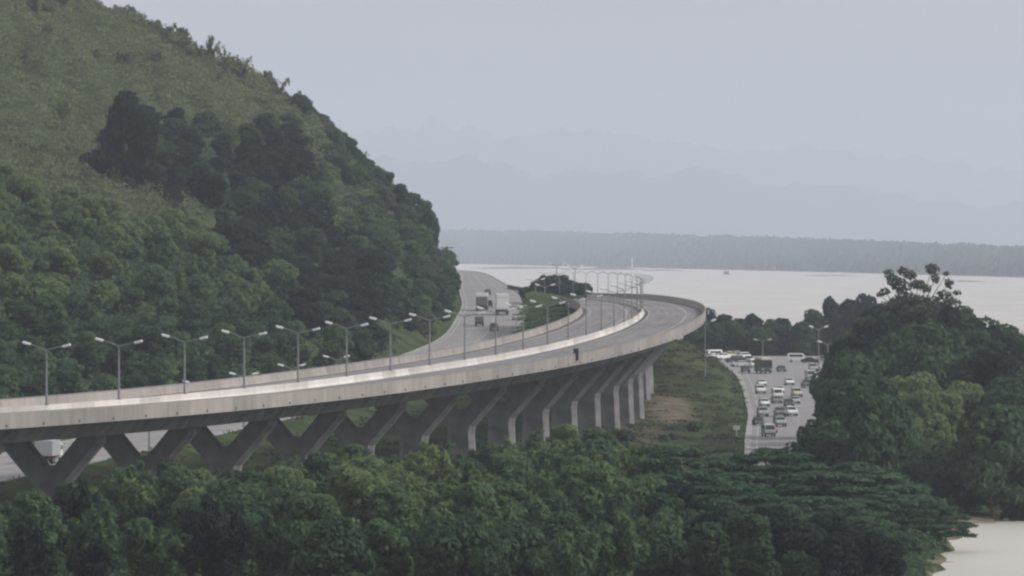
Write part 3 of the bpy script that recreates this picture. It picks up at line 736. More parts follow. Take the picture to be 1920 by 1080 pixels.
def solve(fn, x, y):                    # where on a road is the point seen at frame position x,y
    Ys = np.arange(950, 2400, 1.0); z = fn(Ys)[2] + .06
    yy = YH + (H - z)/Ys*F
    k = int(np.abs(yy - y).argmin()); Y = float(Ys[k])
    return (x - CX)/F*Y, Y, float(fn(Y)[2]) + .062
protos = {}
def vehicle(kind, args, fn, x, y, rz, label, cat, group, sc=1.0):
    key = (kind.__name__, args)
    if key in protos: t = copy_tree(protos[key])
    else: t = kind(*args); protos[key] = t
    t.location = solve(fn, x, y); t.rotation_euler = (0, 0, rz); t.scale = (sc, sc, sc)
    tag(t, label, cat, group); return t
AW = math.pi                            # facing away from the viewpoint
gl = 'vehicles on the highway below the hill'
vehicle(truck, ('grey', 'white', 3.3, 'white'), hw, 941, 590, AW + .03, 'tall grey box truck with a white roof in the middle of the hillside highway', 'truck', gl, 1.2)
vehicle(truck, ('cream', 'grey', 2.9, 'white', True), hw, 904, 582, AW - .02, 'dark truck with pale roof left of the tall truck on the hillside highway', 'truck', gl, 1.12)
vehicle(truck, ('blue', 'grey', 2.6, None, True), hw, 899, 611, AW - .02, 'low truck with dark canvas load, nearest truck on the hillside highway', 'truck', gl, .8)
vehicle(car, ('bronze', 'suv'), hw, 926, 620, AW, 'dark bronze car nearest the viaduct on the hillside highway', 'car', gl)
vehicle(car, ('silver', 'saloon'), hw, 967, 600, AW, 'silver saloon right of the tall box truck', 'car', gl)
vehicle(car, ('white', 'hatch'), hw, 978, 581, AW, 'small pale car farthest right on the hillside highway', 'car', gl)
vehicle(pickup, ('black', False), hw, 916, 577, AW, 'black pickup between the two tall trucks', 'pickup', gl)
vehicle(car, ('grey', 'saloon'), hw, 914, 553, AW, 'grey saloon high up where the hillside highway bends', 'car', gl)
vehicle(truck, ('white', 'silver', 3.1), hw, 92, 868, AW - .13, 'pale lorry seen through the opening of the leftmost viaduct pier', 'truck', gl)
vehicle(car, ('white', 'saloon'), hw, 62, 862, AW - .13, 'white car beside the lorry behind the leftmost viaduct pier', 'car', gl)
gr = 'vehicles queuing on the lakeside road'
rr = [
 (car, ('white', 'saloon'), 1428, 724, 'white saloon directly in front of the bus'),
 (car, ('white', 'suv'), 1426, 738, 'white car second in front of the bus'),
 (car, ('white', 'hatch'), 1433, 762, 'white hatchback third in front of the bus, beside the grass bank'),
 (car, ('silver', 'suv'), 1430, 781, 'silver car behind the black saloon by the grass bank'),
 (car, ('black', 'saloon'), 1422, 797, 'black saloon nearest the trees on the grass bank side'),
 (car, ('white', 'saloon'), 1461, 737, 'white saloon in the middle lane, farthest of three in its cluster'),
 (van, ('white',), 1457, 748, 'white van in the middle lane, close behind the bronze car'),
 (car, ('bronze', 'saloon'), 1456, 756, 'bronze saloon in the middle lane ahead of the white van'),
 (pickup, ('grey', False), 1462, 781, 'large grey pickup in the middle lane'),
 (pickup, ('silver', True), 1462, 800, 'silver pickup with covered bed, nearest in the middle lane'),
 (car, ('black', 'hatch'), 1479, 762, 'small black hatchback right of the grey pickup'),
 (car, ('silver', 'saloon'), 1490, 757, 'silver saloon under the trees on the right side of the road'),
 (car, ('cream', 'suv'), 1494, 744, 'cream car with the trees beside it, behind the silver saloon'),
 (pickup, ('green', False), 1513, 727, 'greenish pickup parked under the trees on the right'),
 (van, ('silver',), 1519, 712, 'silver van parked at the right edge of the lakeside road'),
 (car, ('silver', 'suv'), 1525, 696, 'silver car at the far end of the right hand parked row'),
 (car, ('black', 'saloon'), 1465, 697, 'dark saloon alone in the open road right of the bus'),
 (van, ('white',), 1413, 690, 'white van just left of the bus'),
 (car, ('black', 'hatch'), 1398, 698, 'black hatchback left of the bus at the road edge'),
 (car, ('silver', 'hatch'), 1386, 688, 'silver hatchback near the bend, second left of the bus'),
 (car, ('black', 'suv'), 1378, 680, 'black car in the far bend of the lakeside road'),
 (car, ('white', 'suv'), 1390, 674, 'white car behind the black one in the far bend'),
 (pickup, ('white', False), 1358, 675, 'white pickup at the far bend near the viaduct'),
 (pickup, ('cream', True), 1368, 672, 'cream covered pickup at the far bend'),
 (car, ('white', 'saloon'), 1348, 673, 'white saloon between the two vans and pickups at the far bend'),
 (car, ('grey', 'suv'), 1404, 681, 'grey car behind the white van that stands left of the bus'),
 (car, ('white', 'hatch'), 1480, 722, 'white hatchback in the third lane, level with the lead saloon'),
 (car, ('red', 'hatch'), 1446, 812, 'dark red hatchback just behind the nearest van'),
 (car, ('white', 'suv'), 1484, 780, 'white car close to the tree edge, right of the silver pickup'),
 (van, ('white',), 1336, 672, 'white van nearest the viaduct at the far bend'),
]
for kd, ar, x, y, lb in rr:
    far = y < 690 and x < 1400
    vehicle(kd, ar, rh, x, y, (.10 if not far else -1.0) + random.uniform(-.03, .03), lb, kd.__name__ if kd is not car else 'car', gr)
vehicle(bus, ('green', 'cream'), rh, 1431, 700, .12, 'tall green bus with cream roof in the lakeside queue', 'bus', gr, 1.0)
vehicle(van, ('white',), rh, 1495, 679, 1.5, 'white van side on across the far end of the lakeside road', 'van', gr)
vehicle(car, ('black', 'saloon'), rh, 1519, 681, 1.5, 'black saloon side on behind the white van at the far end', 'car', gr)
vehicle(pickup, ('silver', False), rh, 1543, 681, 1.1, 'silver pickup in the lay-by corner at the far end', 'pickup', gr)
vehicle(van, ('silver',), rh, 1441, 818, .12, 'pale van half hidden by the treetops at the near end of the road', 'van', gr)

# ------------------------------------------------------------------ small things
pw = empty('power_pole', P(838, 492, 2060)); pw.location.z = gz(pw.location.x, 2060) - .2
hp = 35 - (458-458)/F - pw.location.z
ztop = P(838, 462, 2060)[2] - pw.location.z
m = MB(); m.tube([(0, 0, 0), (0, 0, ztop)], [.35, .26], 8); m.build('pole', M['darksteel'], pw)
m = MB(); m.box((0, 0, ztop - .4), (3.4, .2, .25)); m.box((0, 0, ztop - 1.3), (2.6, .2, .25)); m.build('crossarm', M['darksteel'], pw)
m = MB(); m.wheel((.75, 0, ztop - 2.2), .5, .8); m.build('transformer', M['steel'], pw)
tag(pw, 'dark power pole with crossarms on the shoulder of the hill above the highway', 'power pole')
mp_ = P(1185, 504, 10950); ms_ = empty('radio_mast', (mp_[0], mp_[1], 0))
m = MB(); m.tube([(0, 0, 0), (0, 0, 16)], [1.0, .5], 6); m.build('mast', M['lamphead'], ms_)
m = MB(); m.box((0, 0, 13), (3.2, .4, .5)); m.build('crossarm', M['lamphead'], ms_)
tag(ms_, 'thin white mast standing on a mud bank in the lake', 'mast')
bt = empty('fishing_boat', P(1362, 514.5, 8850)); bt.location.z = 0
m = MB(); m.prism_x([(-1.4, .9), (-1.2, -.2), (1.2, -.2), (1.4, .9)], 0, [4.6, 3.6, 3.6, 4.6]); m.build('hull', M['darksteel'], bt)
m = MB(); m.box((0, 0, 2.0), (5, 2.2, 2.2)); m.build('cabin', M['bronze'], bt)
m = MB(); m.prism_x([(-1.5, 3.102), (0, 3.9), (1.5, 3.102)], 3.1); m.build('roof', M['darksteel'], bt)
tag(bt, 'small dark fishing boat alone on the bright lake', 'boat')
def post(x, y, Y, h, name, label, cat):
    X, _, z = P(x, y, Y); t = empty(name, (X, Y, gz(X, Y) - .05))
    m = MB(); m.tube([(0, 0, 0), (0, 0, h)], .09, 8); m.build('post', M['lamphead'], t)
    m = MB(); m.box((0, -.12, h - .25), (1.1, .06, .75)); m.build('sign_panel', M['white'], t, .01)
    tag(t, label, cat)
post(1381, 806, 1300, 1.9, 'road_sign', 'small white sign on the grass bank beside the lakeside road', 'sign')
post(117, 922, 893, 2.2, 'marker_sign', 'small white marker at the foot of the leftmost pier', 'sign')

# ------------------------------------------------------------------ foliage
def quads(C_, Nrm, size, r, elong=1.0, droop=0):
    """leaf quads at C_ facing roughly Nrm"""
    n = len(C_)
    Nrm = Nrm / (np.linalg.norm(Nrm, axis=1, keepdims=True) + 1e-9)
    t = r.normal(size=(n, 3)); t[:, 2] -= droop
    t -= (t*Nrm).sum(1, keepdims=True)*Nrm; t /= np.linalg.norm(t, axis=1, keepdims=True) + 1e-9
    b = np.cross(Nrm, t); sz = size*(.6 + .8*r.random((n, 1)))
    a = t*sz*.5*elong; c = b*sz*.5/np.sqrt(elong)
    V = np.stack([C_ - a, C_ + c*.8 - a*.1, C_ + a, C_ - c*.8 + a*.1], 1).reshape(-1, 3)
    return V
def lobes_mesh(name, lobes, n, size, seed, mat, rough=.55, up=.25, elong=1.2, droop=0, shell=.7):
    r = np.random.default_rng(seed); L_ = np.asarray(lobes, float)
    area = L_[:, 3]*L_[:, 4] + L_[:, 3]*L_[:, 5] + L_[:, 4]*L_[:, 5]
    cnt = np.maximum(6, (n*area/area.sum()).astype(int)); C_ = []; Nn = []
    for l, c in zip(L_, cnt):
        d = r.normal(size=(c, 3)); d /= np.linalg.norm(d, axis=1, keepdims=True)
        rad = (shell + (1.08 - shell)*r.random((c, 1))**.6)
        C_.append(l[:3] + d*l[3:6]*rad)
        nn = d/l[3:6]; nn /= np.linalg.norm(nn, axis=1, keepdims=True)
        Nn.append(nn + r.normal(size=(c, 3))*rough + np.array([0, 0, up]))
    C_ = np.concatenate(C_); Nn = np.concatenate(Nn)
    V = quads(C_, Nn, size, r, elong, droop)
    return mesh_np(name, V, np.arange(len(V)).reshape(-1, 4), [mat])
def limbs_mesh(name, paths):
    m = MB()
    for pts, rad in paths: m.tube(pts, rad, 7)
    return m.me(name, M['bark'], 0, True)
def round_tree(seed, rad=3.4, hgt=8.0, nl=28, n=4600, size=.52, squash=1.0):
    r = random.Random(seed); lob = []; paths = [([(0, 0, 0), (.1, .05, hgt*.3), (.05, -.1, hgt*.55)], [.24, .19, .12])]
    for k in range(nl):
        a = r.uniform(0, 6.28); q = r.random()**.5*r.choice((.8, 1, 1, 1.25)); e = r.uniform(-.7, 1)
        rr_ = rad*.78*q*math.sqrt(max(.08, 1 - e*e*.8)); z = hgt*.58 + e*hgt*.36*squash
        s_ = r.choice((.18, .25, .32, .4, .5))*rad*r.uniform(.85, 1.1)
        lob.append((rr_*math.cos(a), rr_*math.sin(a), z, s_, s_*r.uniform(.85, 1.15), s_*r.uniform(.6, .85)))
        if k % 4 == 0: paths.append(([(0, 0, hgt*.28), (rr_*.5*math.cos(a), rr_*.5*math.sin(a), z*.72), (rr_*math.cos(a), rr_*math.sin(a), z)], [.13, .08, .03]))
    return lobes_mesh('crown', lob, n, size, seed, M['leaf_mid']), limbs_mesh('trunk', paths)
def bamboo(seed, hgt=8.5, nc=20, n=4600, size=.52):
    r = random.Random(seed); lob = []; paths = []
    for k in range(nc):
        a = r.uniform(0, 6.28); h = hgt*r.uniform(.62, 1.0); lean = r.uniform(.6, 3.0)
        pts = []
        for j in range(6):
            t = j/5; x = lean*t**2.2; z = h*(t - .12*t**4*lean/2)
            pts.append((x*math.cos(a) + .3*math.cos(a*3), x*math.sin(a) + .3*math.sin(a*3), z))
        paths.append((pts, [.07, .07, .06, .05, .04, .02]))
        for j in (2, 3, 4, 5):
            s_ = r.uniform(.55, 1.0)*(1.15 - .1*j)
            p = pts[j]; lob.append((p[0] + r.uniform(-.4, .4), p[1] + r.uniform(-.4, .4), p[2] - .2, s_, s_, s_*r.uniform(.8, 1.25)))
    return lobes_mesh('crown', lob, n, size, seed, M['leaf_light'], rough=.7, up=.3, elong=1.9, droop=.9, shell=.45), limbs_mesh('trunk', paths)
def plume(seed, hgt=6.5, nc=13, n=900, size=.5):
    r = random.Random(seed); lob = []; paths = []
    for k in range(nc):
        a = r.uniform(0, 6.28); h = hgt*r.uniform(.45, 1.0); lean = r.uniform(.8, 3.4); pts = []
        for j in range(7):
            t = j/6; pts.append((lean*t**2.4*math.cos(a) + .5*math.cos(a*5), lean*t**2.4*math.sin(a) + .5*math.sin(a*5), h*(t - .10*t**5*lean/2)))
        paths.append((pts, [.08, .075, .07, .06, .05, .04, .03]))
        for j in (3, 4, 5, 6): p = pts[j]; lob.append((p[0], p[1], p[2] - .15, .4, .4, .45))
        lob.append((pts[1][0], pts[1][1], pts[1][2]*.7, .8, .8, 1.0))
    return lobes_mesh('crown', lob, n, size, seed, M['leaf_olive'], rough=.7, up=.3, elong=2.2, droop=1.0, shell=.3), limbs_mesh('trunk', paths)
def rain_tree(seed, rad=10.5, hgt=11.0, n=12000, size=.54):
    r = random.Random(seed); lob = []; paths = [([(0, 0, 0), (.2, 0, 1.6), (.1, .1, 3.2)], [.75, .6, .5])]
    for ring, cnt in ((0.0, 3), (.3, 9), (.56, 16), (.8, 22), (.97, 24)):
        for k in range(cnt):
            a = 2*math.pi*k/cnt + r.uniform(-.25, .25); q = rad*(ring + r.uniform(-.08, .08))
            z = hgt*(1 - .12*ring - .42*ring**2.6) + r.uniform(-.5, .35)
            sx = r.uniform(1.2, 2.0)
            lob.append((q*math.cos(a), q*math.sin(a), z, sx, sx*r.uniform(.8, 1.1), r.uniform(.32, .55)))
            if ring > .5 and r.random() < .6:
                lob.append((q*1.0*math.cos(a+.1), q*1.0*math.sin(a+.1), z - r.uniform(1.2, 2.6), sx*.9, sx*.9, .5))
            if k % 3 == 0: paths.append(([(.1, .1, 3.0), (q*.45*math.cos(a), q*.45*math.sin(a), z*.62), (q*math.cos(a), q*math.sin(a), z - .25)], [.32, .18, .05]))
    return lobes_mesh('crown', lob, n, size, seed, M['leaf_rain'], rough=.4, up=.9, elong=1.5, shell=.3), limbs_mesh('trunk', paths)
def shrub(seed, rad=1.6, n=900):
    r = random.Random(seed); lob = []
    for k in range(10):
        a = r.uniform(0, 6.28); q = rad*.7*r.random(); s_ = rad*r.uniform(.3, .5)
        lob.append((q*math.cos(a), q*math.sin(a), r.uniform(.4, 1.3), s_, s_, s_*.8))
    return lobes_mesh('crown', lob, n, .45, seed, M['leaf_mid']), limbs_mesh('trunk', [([(0, 0, 0), (.1, 0, .8)], [.08, .04])])
PT = {'round': [round_tree(11), round_tree(12, 3.0, 9.0), round_tree(13, 3.9, 7.5), round_tree(14, 3.2, 8.5, squash=1.1)],
      'bamboo': [bamboo(21), bamboo(22, 7.5), bamboo(23, 9.5, 22), bamboo(24, 8.0, 16)],
      'rain': [rain_tree(31), rain_tree(32, 9.0, 10.5), rain_tree(33, 8.0, 9.5)],
      'shrub': [shrub(41), shrub(42), shrub(43)], 'plume': [plume(51), plume(52, 7.0, 10), plume(53, 6.0, 16)]}
tree_n = [0]
def tree(kind, X, Y, sc, mat, label, cat, group, name, zs=None, z0=None, v=None, sink=0.0):
    cm, tm = PT[kind][(tree_n[0]*7 + int(X*13)) % len(PT[kind])] if v is None else PT[kind][v]
    tree_n[0] += 1
    t = empty(name, (X, Y, (gz(X, Y) if z0 is None else z0) - .15 - sink*sc), random.uniform(0, 6.28))
    t.scale = (sc*random.uniform(.92, 1.08), sc*random.uniform(.92, 1.08), zs or sc)
    c = obj('crown', cm, t); c.material_slots[0].link = 'OBJECT'; c.material_slots[0].material = M[mat]
    obj('trunk', tm, t)
    tag(t, label, cat, group); return t

def inpoly(x, y, poly):
    c = False; n = len(poly)
    for i in range(n):
        (x1, y1), (x2, y2) = poly[i], poly[(i+1) % n]
        if (y1 > y) != (y2 > y) and x < (x2-x1)*(y-y1)/(y2-y1) + x1: c = not c
    return c
# zones of the hillside, as seen in the frame
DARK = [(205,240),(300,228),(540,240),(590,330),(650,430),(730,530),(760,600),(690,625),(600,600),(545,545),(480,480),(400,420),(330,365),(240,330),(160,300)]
MIDR = [(540,170),(640,240),(740,320),(830,400),(890,600),(840,650),(760,600),(730,530),(650,430),(590,330)]
hill_pts = []
for Yc in np.arange(1040, 2090, 27.0):
    xl = float(hw(Yc)[0])
    for dd in np.arange(4.0, 150, 5.6):
        X = xl - dd + rng.uniform(-1.8, 1.8); Y = Yc + rng.uniform(-9, 9)
        z = gz(X, Y); x, y = px(X, Y, z + 4)
        if not (-60 < x < 900 and -60 < y < 760): continue
        hill_pts.append((X, Y, z, x, y))
# keep only what is not buried behind nearer ground
def visible(X, Y, z, top):
    xs_ = X/Y
    yy = np.arange(960, Y - 25, 20.0)
    if len(yy) == 0: return True
    gx = xs_*yy; g = ground_z(gx, yy)
    sl = ((H - g)/yy).min()
    return (H - (z + top))/Y < sl
cnts = {}
scrub_pts = []
for X, Y, z, x, y in hill_pts:
    if not visible(X, Y, z, 6): continue
    jx, jy = rng.uniform(-26, 26), rng.uniform(-20, 20)
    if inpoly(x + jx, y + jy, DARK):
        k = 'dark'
    elif inpoly(x + jx, y + jy, MIDR): k = 'edge'
    elif Y > 1560: k = 'scrub'
    elif y > 560: k = 'foot'
    else: k = 'spur'
    if k == 'scrub': scrub_pts.append((X, Y, z)); continue
    cnts[k] = cnts.get(k, 0) + 1
    if k == 'dark': tree('round', X, Y, random.uniform(.8, 1.25), random.choice(['leaf_dark', 'leaf_dark', 'leaf_dark', 'leaf_deep']), 'dark leafy tree in the dense band across the middle of the hillside', 'tree', 'dark trees in the band across the hillside', 'hillside_tree', sink=2.2)
    elif k == 'edge': tree('round', X, Y, random.uniform(.65, 1.0), random.choice(['leaf_deep', 'leaf_mid', 'leaf_deep', 'leaf_grey']), 'mid green tree on the steep edge of the hill above the highway', 'tree', 'mid green trees on the steep hill edge', 'hillside_tree', sink=2.2)
    elif k == 'foot': tree('round', X, Y, random.uniform(.65, 1.05), random.choice(['leaf_deep', 'leaf_mid', 'leaf_deep']), 'dull green tree at the foot of the hill behind the viaduct lamps', 'tree', 'trees at the foot of the hill behind the lamps', 'hillside_tree', sink=2.2)
    else: tree('round' if random.random() < .6 else 'bamboo', X, Y, random.uniform(.75, 1.15), random.choice(['leaf_light', 'leaf_light', 'leaf_mid']), 'light yellow green bushy tree on the near spur of the hill', 'tree', 'light green trees on the near spur of the hill', 'hillside_tree', sink=2.2)
# three large dark trees that stand out at the top of the dark band
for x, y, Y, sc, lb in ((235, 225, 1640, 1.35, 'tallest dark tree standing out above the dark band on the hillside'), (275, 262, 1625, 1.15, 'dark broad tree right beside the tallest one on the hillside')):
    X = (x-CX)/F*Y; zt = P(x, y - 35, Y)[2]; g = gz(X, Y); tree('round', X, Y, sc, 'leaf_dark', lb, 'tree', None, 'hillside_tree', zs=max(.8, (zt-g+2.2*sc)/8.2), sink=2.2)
print('HILL', cnts, len(scrub_pts), tree_n)

def scatter_mesh(name, pts, per, rad, hgt, size, seed, mat, elong=1.6):
    r = np.random.default_rng(seed); C_ = []; Nn = []
    for X, Y, z in pts:
        k = max(4, int(per*r.uniform(.7, 1.3))); a = r.uniform(0, 6.28, k); q = rad*np.sqrt(r.random(k))
        h = hgt*r.uniform(.6, 1.2)*(1 - (q/rad)**2)**.5
        zz = r.random(k)**.6*h
        C_.append(np.stack([X + q*np.cos(a), Y + q*np.sin(a), z + zz], 1))
        Nn.append(np.stack([np.cos(a)*q/rad, np.sin(a)*q/rad, np.full(k, .7)], 1) + r.normal(size=(k, 3))*.6)
    V = quads(np.concatenate(C_), np.concatenate(Nn), size, r, elong, .4)
    return mesh_np(name, V, np.arange(len(V)).reshape(-1, 4), [mat])
# rough scrub over the upper hill: nobody could count it
sp_ = []
for Yc in np.arange(1540, 2100, 10.0):
    xl = float(hw(Yc)[0])
    n_ = 62
    X = xl - rng.uniform(12, 150, n_); Y = Yc + rng.uniform(-6, 6, n_); z = ground_z(X, Y)
    for a, b, c in zip(X, Y, z):
        x, y = px(a, b, c + 1)
        if -60 < x < 760 and -80 < y < 410 and not inpoly(x, y, DARK) and visible(a, b, c, 3): sp_.append((a, b, c))
print('SCRUB', len(sp_))
tag(obj('undergrowth', scatter_mesh('undergrowth', sp_, 74, 3.0, 3.2, .56, 5, M['leaf_olive'])), 'olive green scrub and bamboo grass covering the upper hillside', 'undergrowth', kind='stuff')
lo_ = []
for Yc in np.arange(1050, 2060, 11.0):
    xl = float(hw(Yc)[0]); n_ = 46
    X = xl - rng.uniform(2.5, 120, n_)**1.0; Y = Yc + rng.uniform(-5, 5, n_); z = ground_z(X, Y)
    for a, b, c in zip(X, Y, z):
        x, y = px(a, b, c + 1)
        if -60 < x < 880 and 150 < y < 760 and (inpoly(x, y, DARK) or inpoly(x, y, MIDR) or b < 1560) and visible(a, b, c, 3): lo_.append((a, b, c))
print('LOW', len(lo_))
tag(obj('undergrowth', scatter_mesh('undergrowth', lo_, 40, 2.3, 2.6, .62, 6, M['leaf_deep'])), 'dense green undergrowth between the trees of the lower hillside', 'undergrowth', kind='stuff')
for k in range(64):
    a, b, c = sp_[int(rng.integers(len(sp_)))]
    tree('plume' if k % 3 else 'bamboo', a, b, random.uniform(.6, .95), random.choice(['leaf_olive', 'leaf_grey', 'leaf_light']), 'loose bamboo clump standing in the olive scrub of the upper slope', 'bamboo', 'bamboo clumps in the upper slope scrub', 'bamboo_clump', zs=random.uniform(.5, .85), sink=.6)
# feathery bamboo and small trees along the skyline of the hill
rx = [(118,4),(140,2),(165,10),(185,14),(205,22),(228,14),(245,32),(262,34),(285,44),(298,58),(312,44),(330,72),(352,72),(372,86),(395,74),(420,104),(438,108),(455,118),(478,140),(505,140),(525,146),(548,176),(575,206),(600,236),(625,240),(648,250),(672,282),(700,308),(726,328),(752,350),(775,368),(795,384),(806,400)]
for k, (x, y) in enumerate(rx):
    Y = 2000 + random.uniform(-25, 10); X, _, zt = P(x, y - 6, Y); g = gz(X, Y); h = max(2.2, zt - g)
    if x < 560: tree('plume', X, Y, random.uniform(.8, 1.15), 'leaf_grey' if k % 2 else 'leaf_olive', 'feathery bamboo clump on the skyline of the upper hill', 'bamboo', 'bamboo clumps along the hill skyline', 'bamboo_clump', zs=min(1.25, h/5.5))
    else: tree('round', X, Y, max(.42, min(.8, h/8.5)), 'leaf_deep', 'small dark tree on the skyline of the steep hill edge', 'tree', 'small trees along the steep hill skyline', 'hillside_tree', zs=max(.45, h/9))

# ---- foreground band of trees in front of the viaduct
def via_right(Y):
    s, x = via_at(Y); return float(x) + 12.5
topx = [0, 60, 110, 150, 300, 450, 560, 640, 700, 780, 880, 1000, 1060, 1150, 1250]
topv = [918, 936, 930, 884, 872, 884, 868, 846, 836, 844, 838, 816, 806, 822, 818]
nf = 0
for Yc in np.arange(705, 1075, 27.0):
    for x in np.arange(-40, 1260, 92.0 * 850/Yc):
        xx = x + rng.uniform(-24, 24); Y = Yc + rng.uniform(-9, 9); X = (xx-CX)/F*Y
        if X < via_right(Y) + 2.2: continue
        if Y > 985 and xx > 1130: continue
        g = gz(X, Y); ty = np.interp(xx, topx, topv)
        zmax = H - (ty - YH)/F*Y - g            # may not rise above the line of treetops
        h = min(random.uniform(6.2, 9.2), zmax + random.uniform(-.6, .1))
        if h < 2.5: continue
        kind = 'bamboo' if rng.random() < .55 else 'round'
        low = (Yc - 705)/370
        mt = random.choice(['leaf_light', 'leaf_light', 'leaf_mid', 'leaf_mid', 'leaf_deep'] if Yc > 780 else ['leaf_deep', 'leaf_mid', 'leaf_deep', 'leaf_dark'])
        if xx > 940 and Yc < 800: mt = random.choice(['leaf_deep', 'leaf_mid'])
        if kind == 'bamboo': tree(kind, X, Y, max(.7, h/9.0), mt, 'bushy light green bamboo clump in the thicket before the viaduct', 'bamboo', 'bamboo clumps in the thicket before the viaduct', 'bamboo_clump', zs=h/8.0)
        else: tree(kind, X, Y, max(.72, h/8.6), mt, 'round leafy tree in the thicket before the viaduct', 'tree', 'round trees in the thicket before the viaduct', 'thicket_tree', zs=h/7.9)
        nf += 1
fu = []
for k in range(1500):
    Y = rng.uniform(600, 1010); x = rng.uniform(-60, 1720); X = (x-CX)/F*Y
    if X < via_right(Y) + 1 or X > np.interp(Y, *SHX) - 1.5: continue
    fu.append((X, Y, gz(X, Y)))
tag(obj('undergrowth', scatter_mesh('undergrowth', fu, 44, 2.4, 2.2, .6, 26, M['leaf_deep'])), 'green undergrowth below the thicket in front of the viaduct', 'undergrowth', kind='stuff')
# big spreading rain trees at the lake end
for x, y, Y, v, sc, lb in ((1255, 836, 905, 0, .92, 'wide flat topped rain tree, leftmost of the layered ones below the grass bank'), (1440, 846, 925, 1, 1.15, 'broad layered rain tree in front of the lakeside road'), (1600, 872, 915, 2, 1.2, 'layered rain tree right of the lakeside road end'),
                           (1360, 905, 845, 1, .95, 'dark layered rain tree in front of the other rain trees'), (1525, 930, 850, 0, .8, 'layered rain tree sloping down to the shore'), (1665, 925, 880, 2, .8, 'small layered rain tree at the water edge'), (1735, 985, 868, 1, .62, 'low rain tree leaning out over the lake water'), (1120, 830, 985, 2, .85, 'spreading rain tree under the tall viaduct columns')):
    X, _, zt = P(x, y, Y); g = gz(X, Y); tree('rain', X, Y, sc, 'leaf_rain', lb, 'rain tree', 'rain trees by the shore', 'rain_tree', zs=max(.5, (zt-g)/(11.0, 10.5, 9.5)[v]), v=v)
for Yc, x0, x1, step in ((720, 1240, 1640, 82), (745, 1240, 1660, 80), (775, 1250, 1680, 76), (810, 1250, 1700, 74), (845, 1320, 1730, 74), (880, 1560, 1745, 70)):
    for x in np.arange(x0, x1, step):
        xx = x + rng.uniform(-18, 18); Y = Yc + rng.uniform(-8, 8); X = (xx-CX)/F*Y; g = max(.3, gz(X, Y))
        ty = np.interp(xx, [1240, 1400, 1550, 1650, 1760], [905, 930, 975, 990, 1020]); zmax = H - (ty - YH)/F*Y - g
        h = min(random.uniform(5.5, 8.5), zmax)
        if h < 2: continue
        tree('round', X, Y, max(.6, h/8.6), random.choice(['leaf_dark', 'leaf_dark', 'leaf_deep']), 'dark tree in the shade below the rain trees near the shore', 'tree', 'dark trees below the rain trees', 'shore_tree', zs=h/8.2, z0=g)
# ---- tree mass right of the lakeside road
tr = [(1475,832),(1500,770),(1530,715),(1556,640),(1575,590),(1620,575),(1680,570),(1740,572),(1800,578),(1845,592),(1868,620),(1885,640),(1925,645)]
for Yc in np.arange(960, 1300, 30.0):
    for x in np.arange(1480, 1960, 62*1150/Yc):
        xx = x + rng.uniform(-16, 16); Y = Yc + rng.uniform(-9, 9); X = (xx-CX)/F*Y
        sh = np.interp(xx, [1480, 1700, 1780, 1960], [940, 960, 965, 955])
        if Y < sh: continue
        lim = np.interp(xx, [1480, 1510, 1540, 1560, 1585, 1605], [1000, 1045, 1095, 1140, 1215, 1300])
        if Y > lim: continue
        g = gz(X, Y)
        ty = np.interp(xx, [a for a, b in tr], [b for a, b in tr]) + (1265 - Y)*.52 + rng.uniform(-4, 16)
        if 1640 < xx < 1860 and Y < 1128: ty = max(ty, np.interp(xx, [1640, 1740, 1780, 1850], [862, 862, 828, 820]) + rng.uniform(0, 20))
        zt = H - (ty - YH)/F*Y; h = min(zt - g, 18)
        if h < 3: h = 3.0
        green = False
        mt = random.choice(['leaf_mid', 'leaf_light', 'leaf_light']) if green else random.choice(['leaf_dark', 'leaf_deep', 'leaf_deep'])
        if Yc < 1000: mt = random.choice(['leaf_deep', 'leaf_rain'])
        lb, gp = ('fresh green tree amid the dark trees on the right headland', 'fresh green trees on the right headland') if green else ('dark tree on the headland right of the lakeside road', 'dark trees on the right headland')
        tree('round', X, Y, max(.7, min(1.5, h/8.5)), mt, lb, 'tree', gp, 'headland_tree', zs=(h + 2.2)/8.4, sink=2.0)
for x, y, Y in ((1690,718,1115),(1722,712,1112),(1752,722,1118),(1785,716,1108),(1812,730,1112),(1700,752,1098),(1738,748,1096),(1772,752,1100),(1682,788,1086),(1716,782,1084),(1752,790,1086),(1698,815,1078),(1832,745,1104)):
    X, _, zt = P(x, y, Y); g = gz(X, Y); h = zt - g
    tree('round', X, Y, max(.85, min(1.25, h/9)), 'leaf_light' if y % 3 else 'leaf_mid', 'fresh green tree amid the dark trees on the right headland', 'tree', 'fresh green trees on the right headland', 'headland_tree', zs=max(.4, (h + 2.2)/8.4), sink=2.0)
hu = []
for k in range(1500):
    Y = rng.uniform(952, 1240); x = rng.uniform(1500, 1960); X = (x-CX)/F*Y
    if Y < 950 + max(X - 54, 0)*2.4 + 6: continue
    if X < float(rh(max(Y, 1160))[1]) + 2 and Y > 1140: continue
    hu.append((X, Y, gz(X, Y)))
for k in range(260):
    Y = rng.uniform(810, 950); X = np.interp(Y, *SHX) - rng.uniform(1.2, 14); hu.append((X, Y, gz(X, Y)))
tag(obj('undergrowth', scatter_mesh('undergrowth', hu, 46, 2.2, 2.4, .6, 16, M['leaf_deep'])), 'dark undergrowth along the shore below the headland trees', 'undergrowth', kind='stuff')
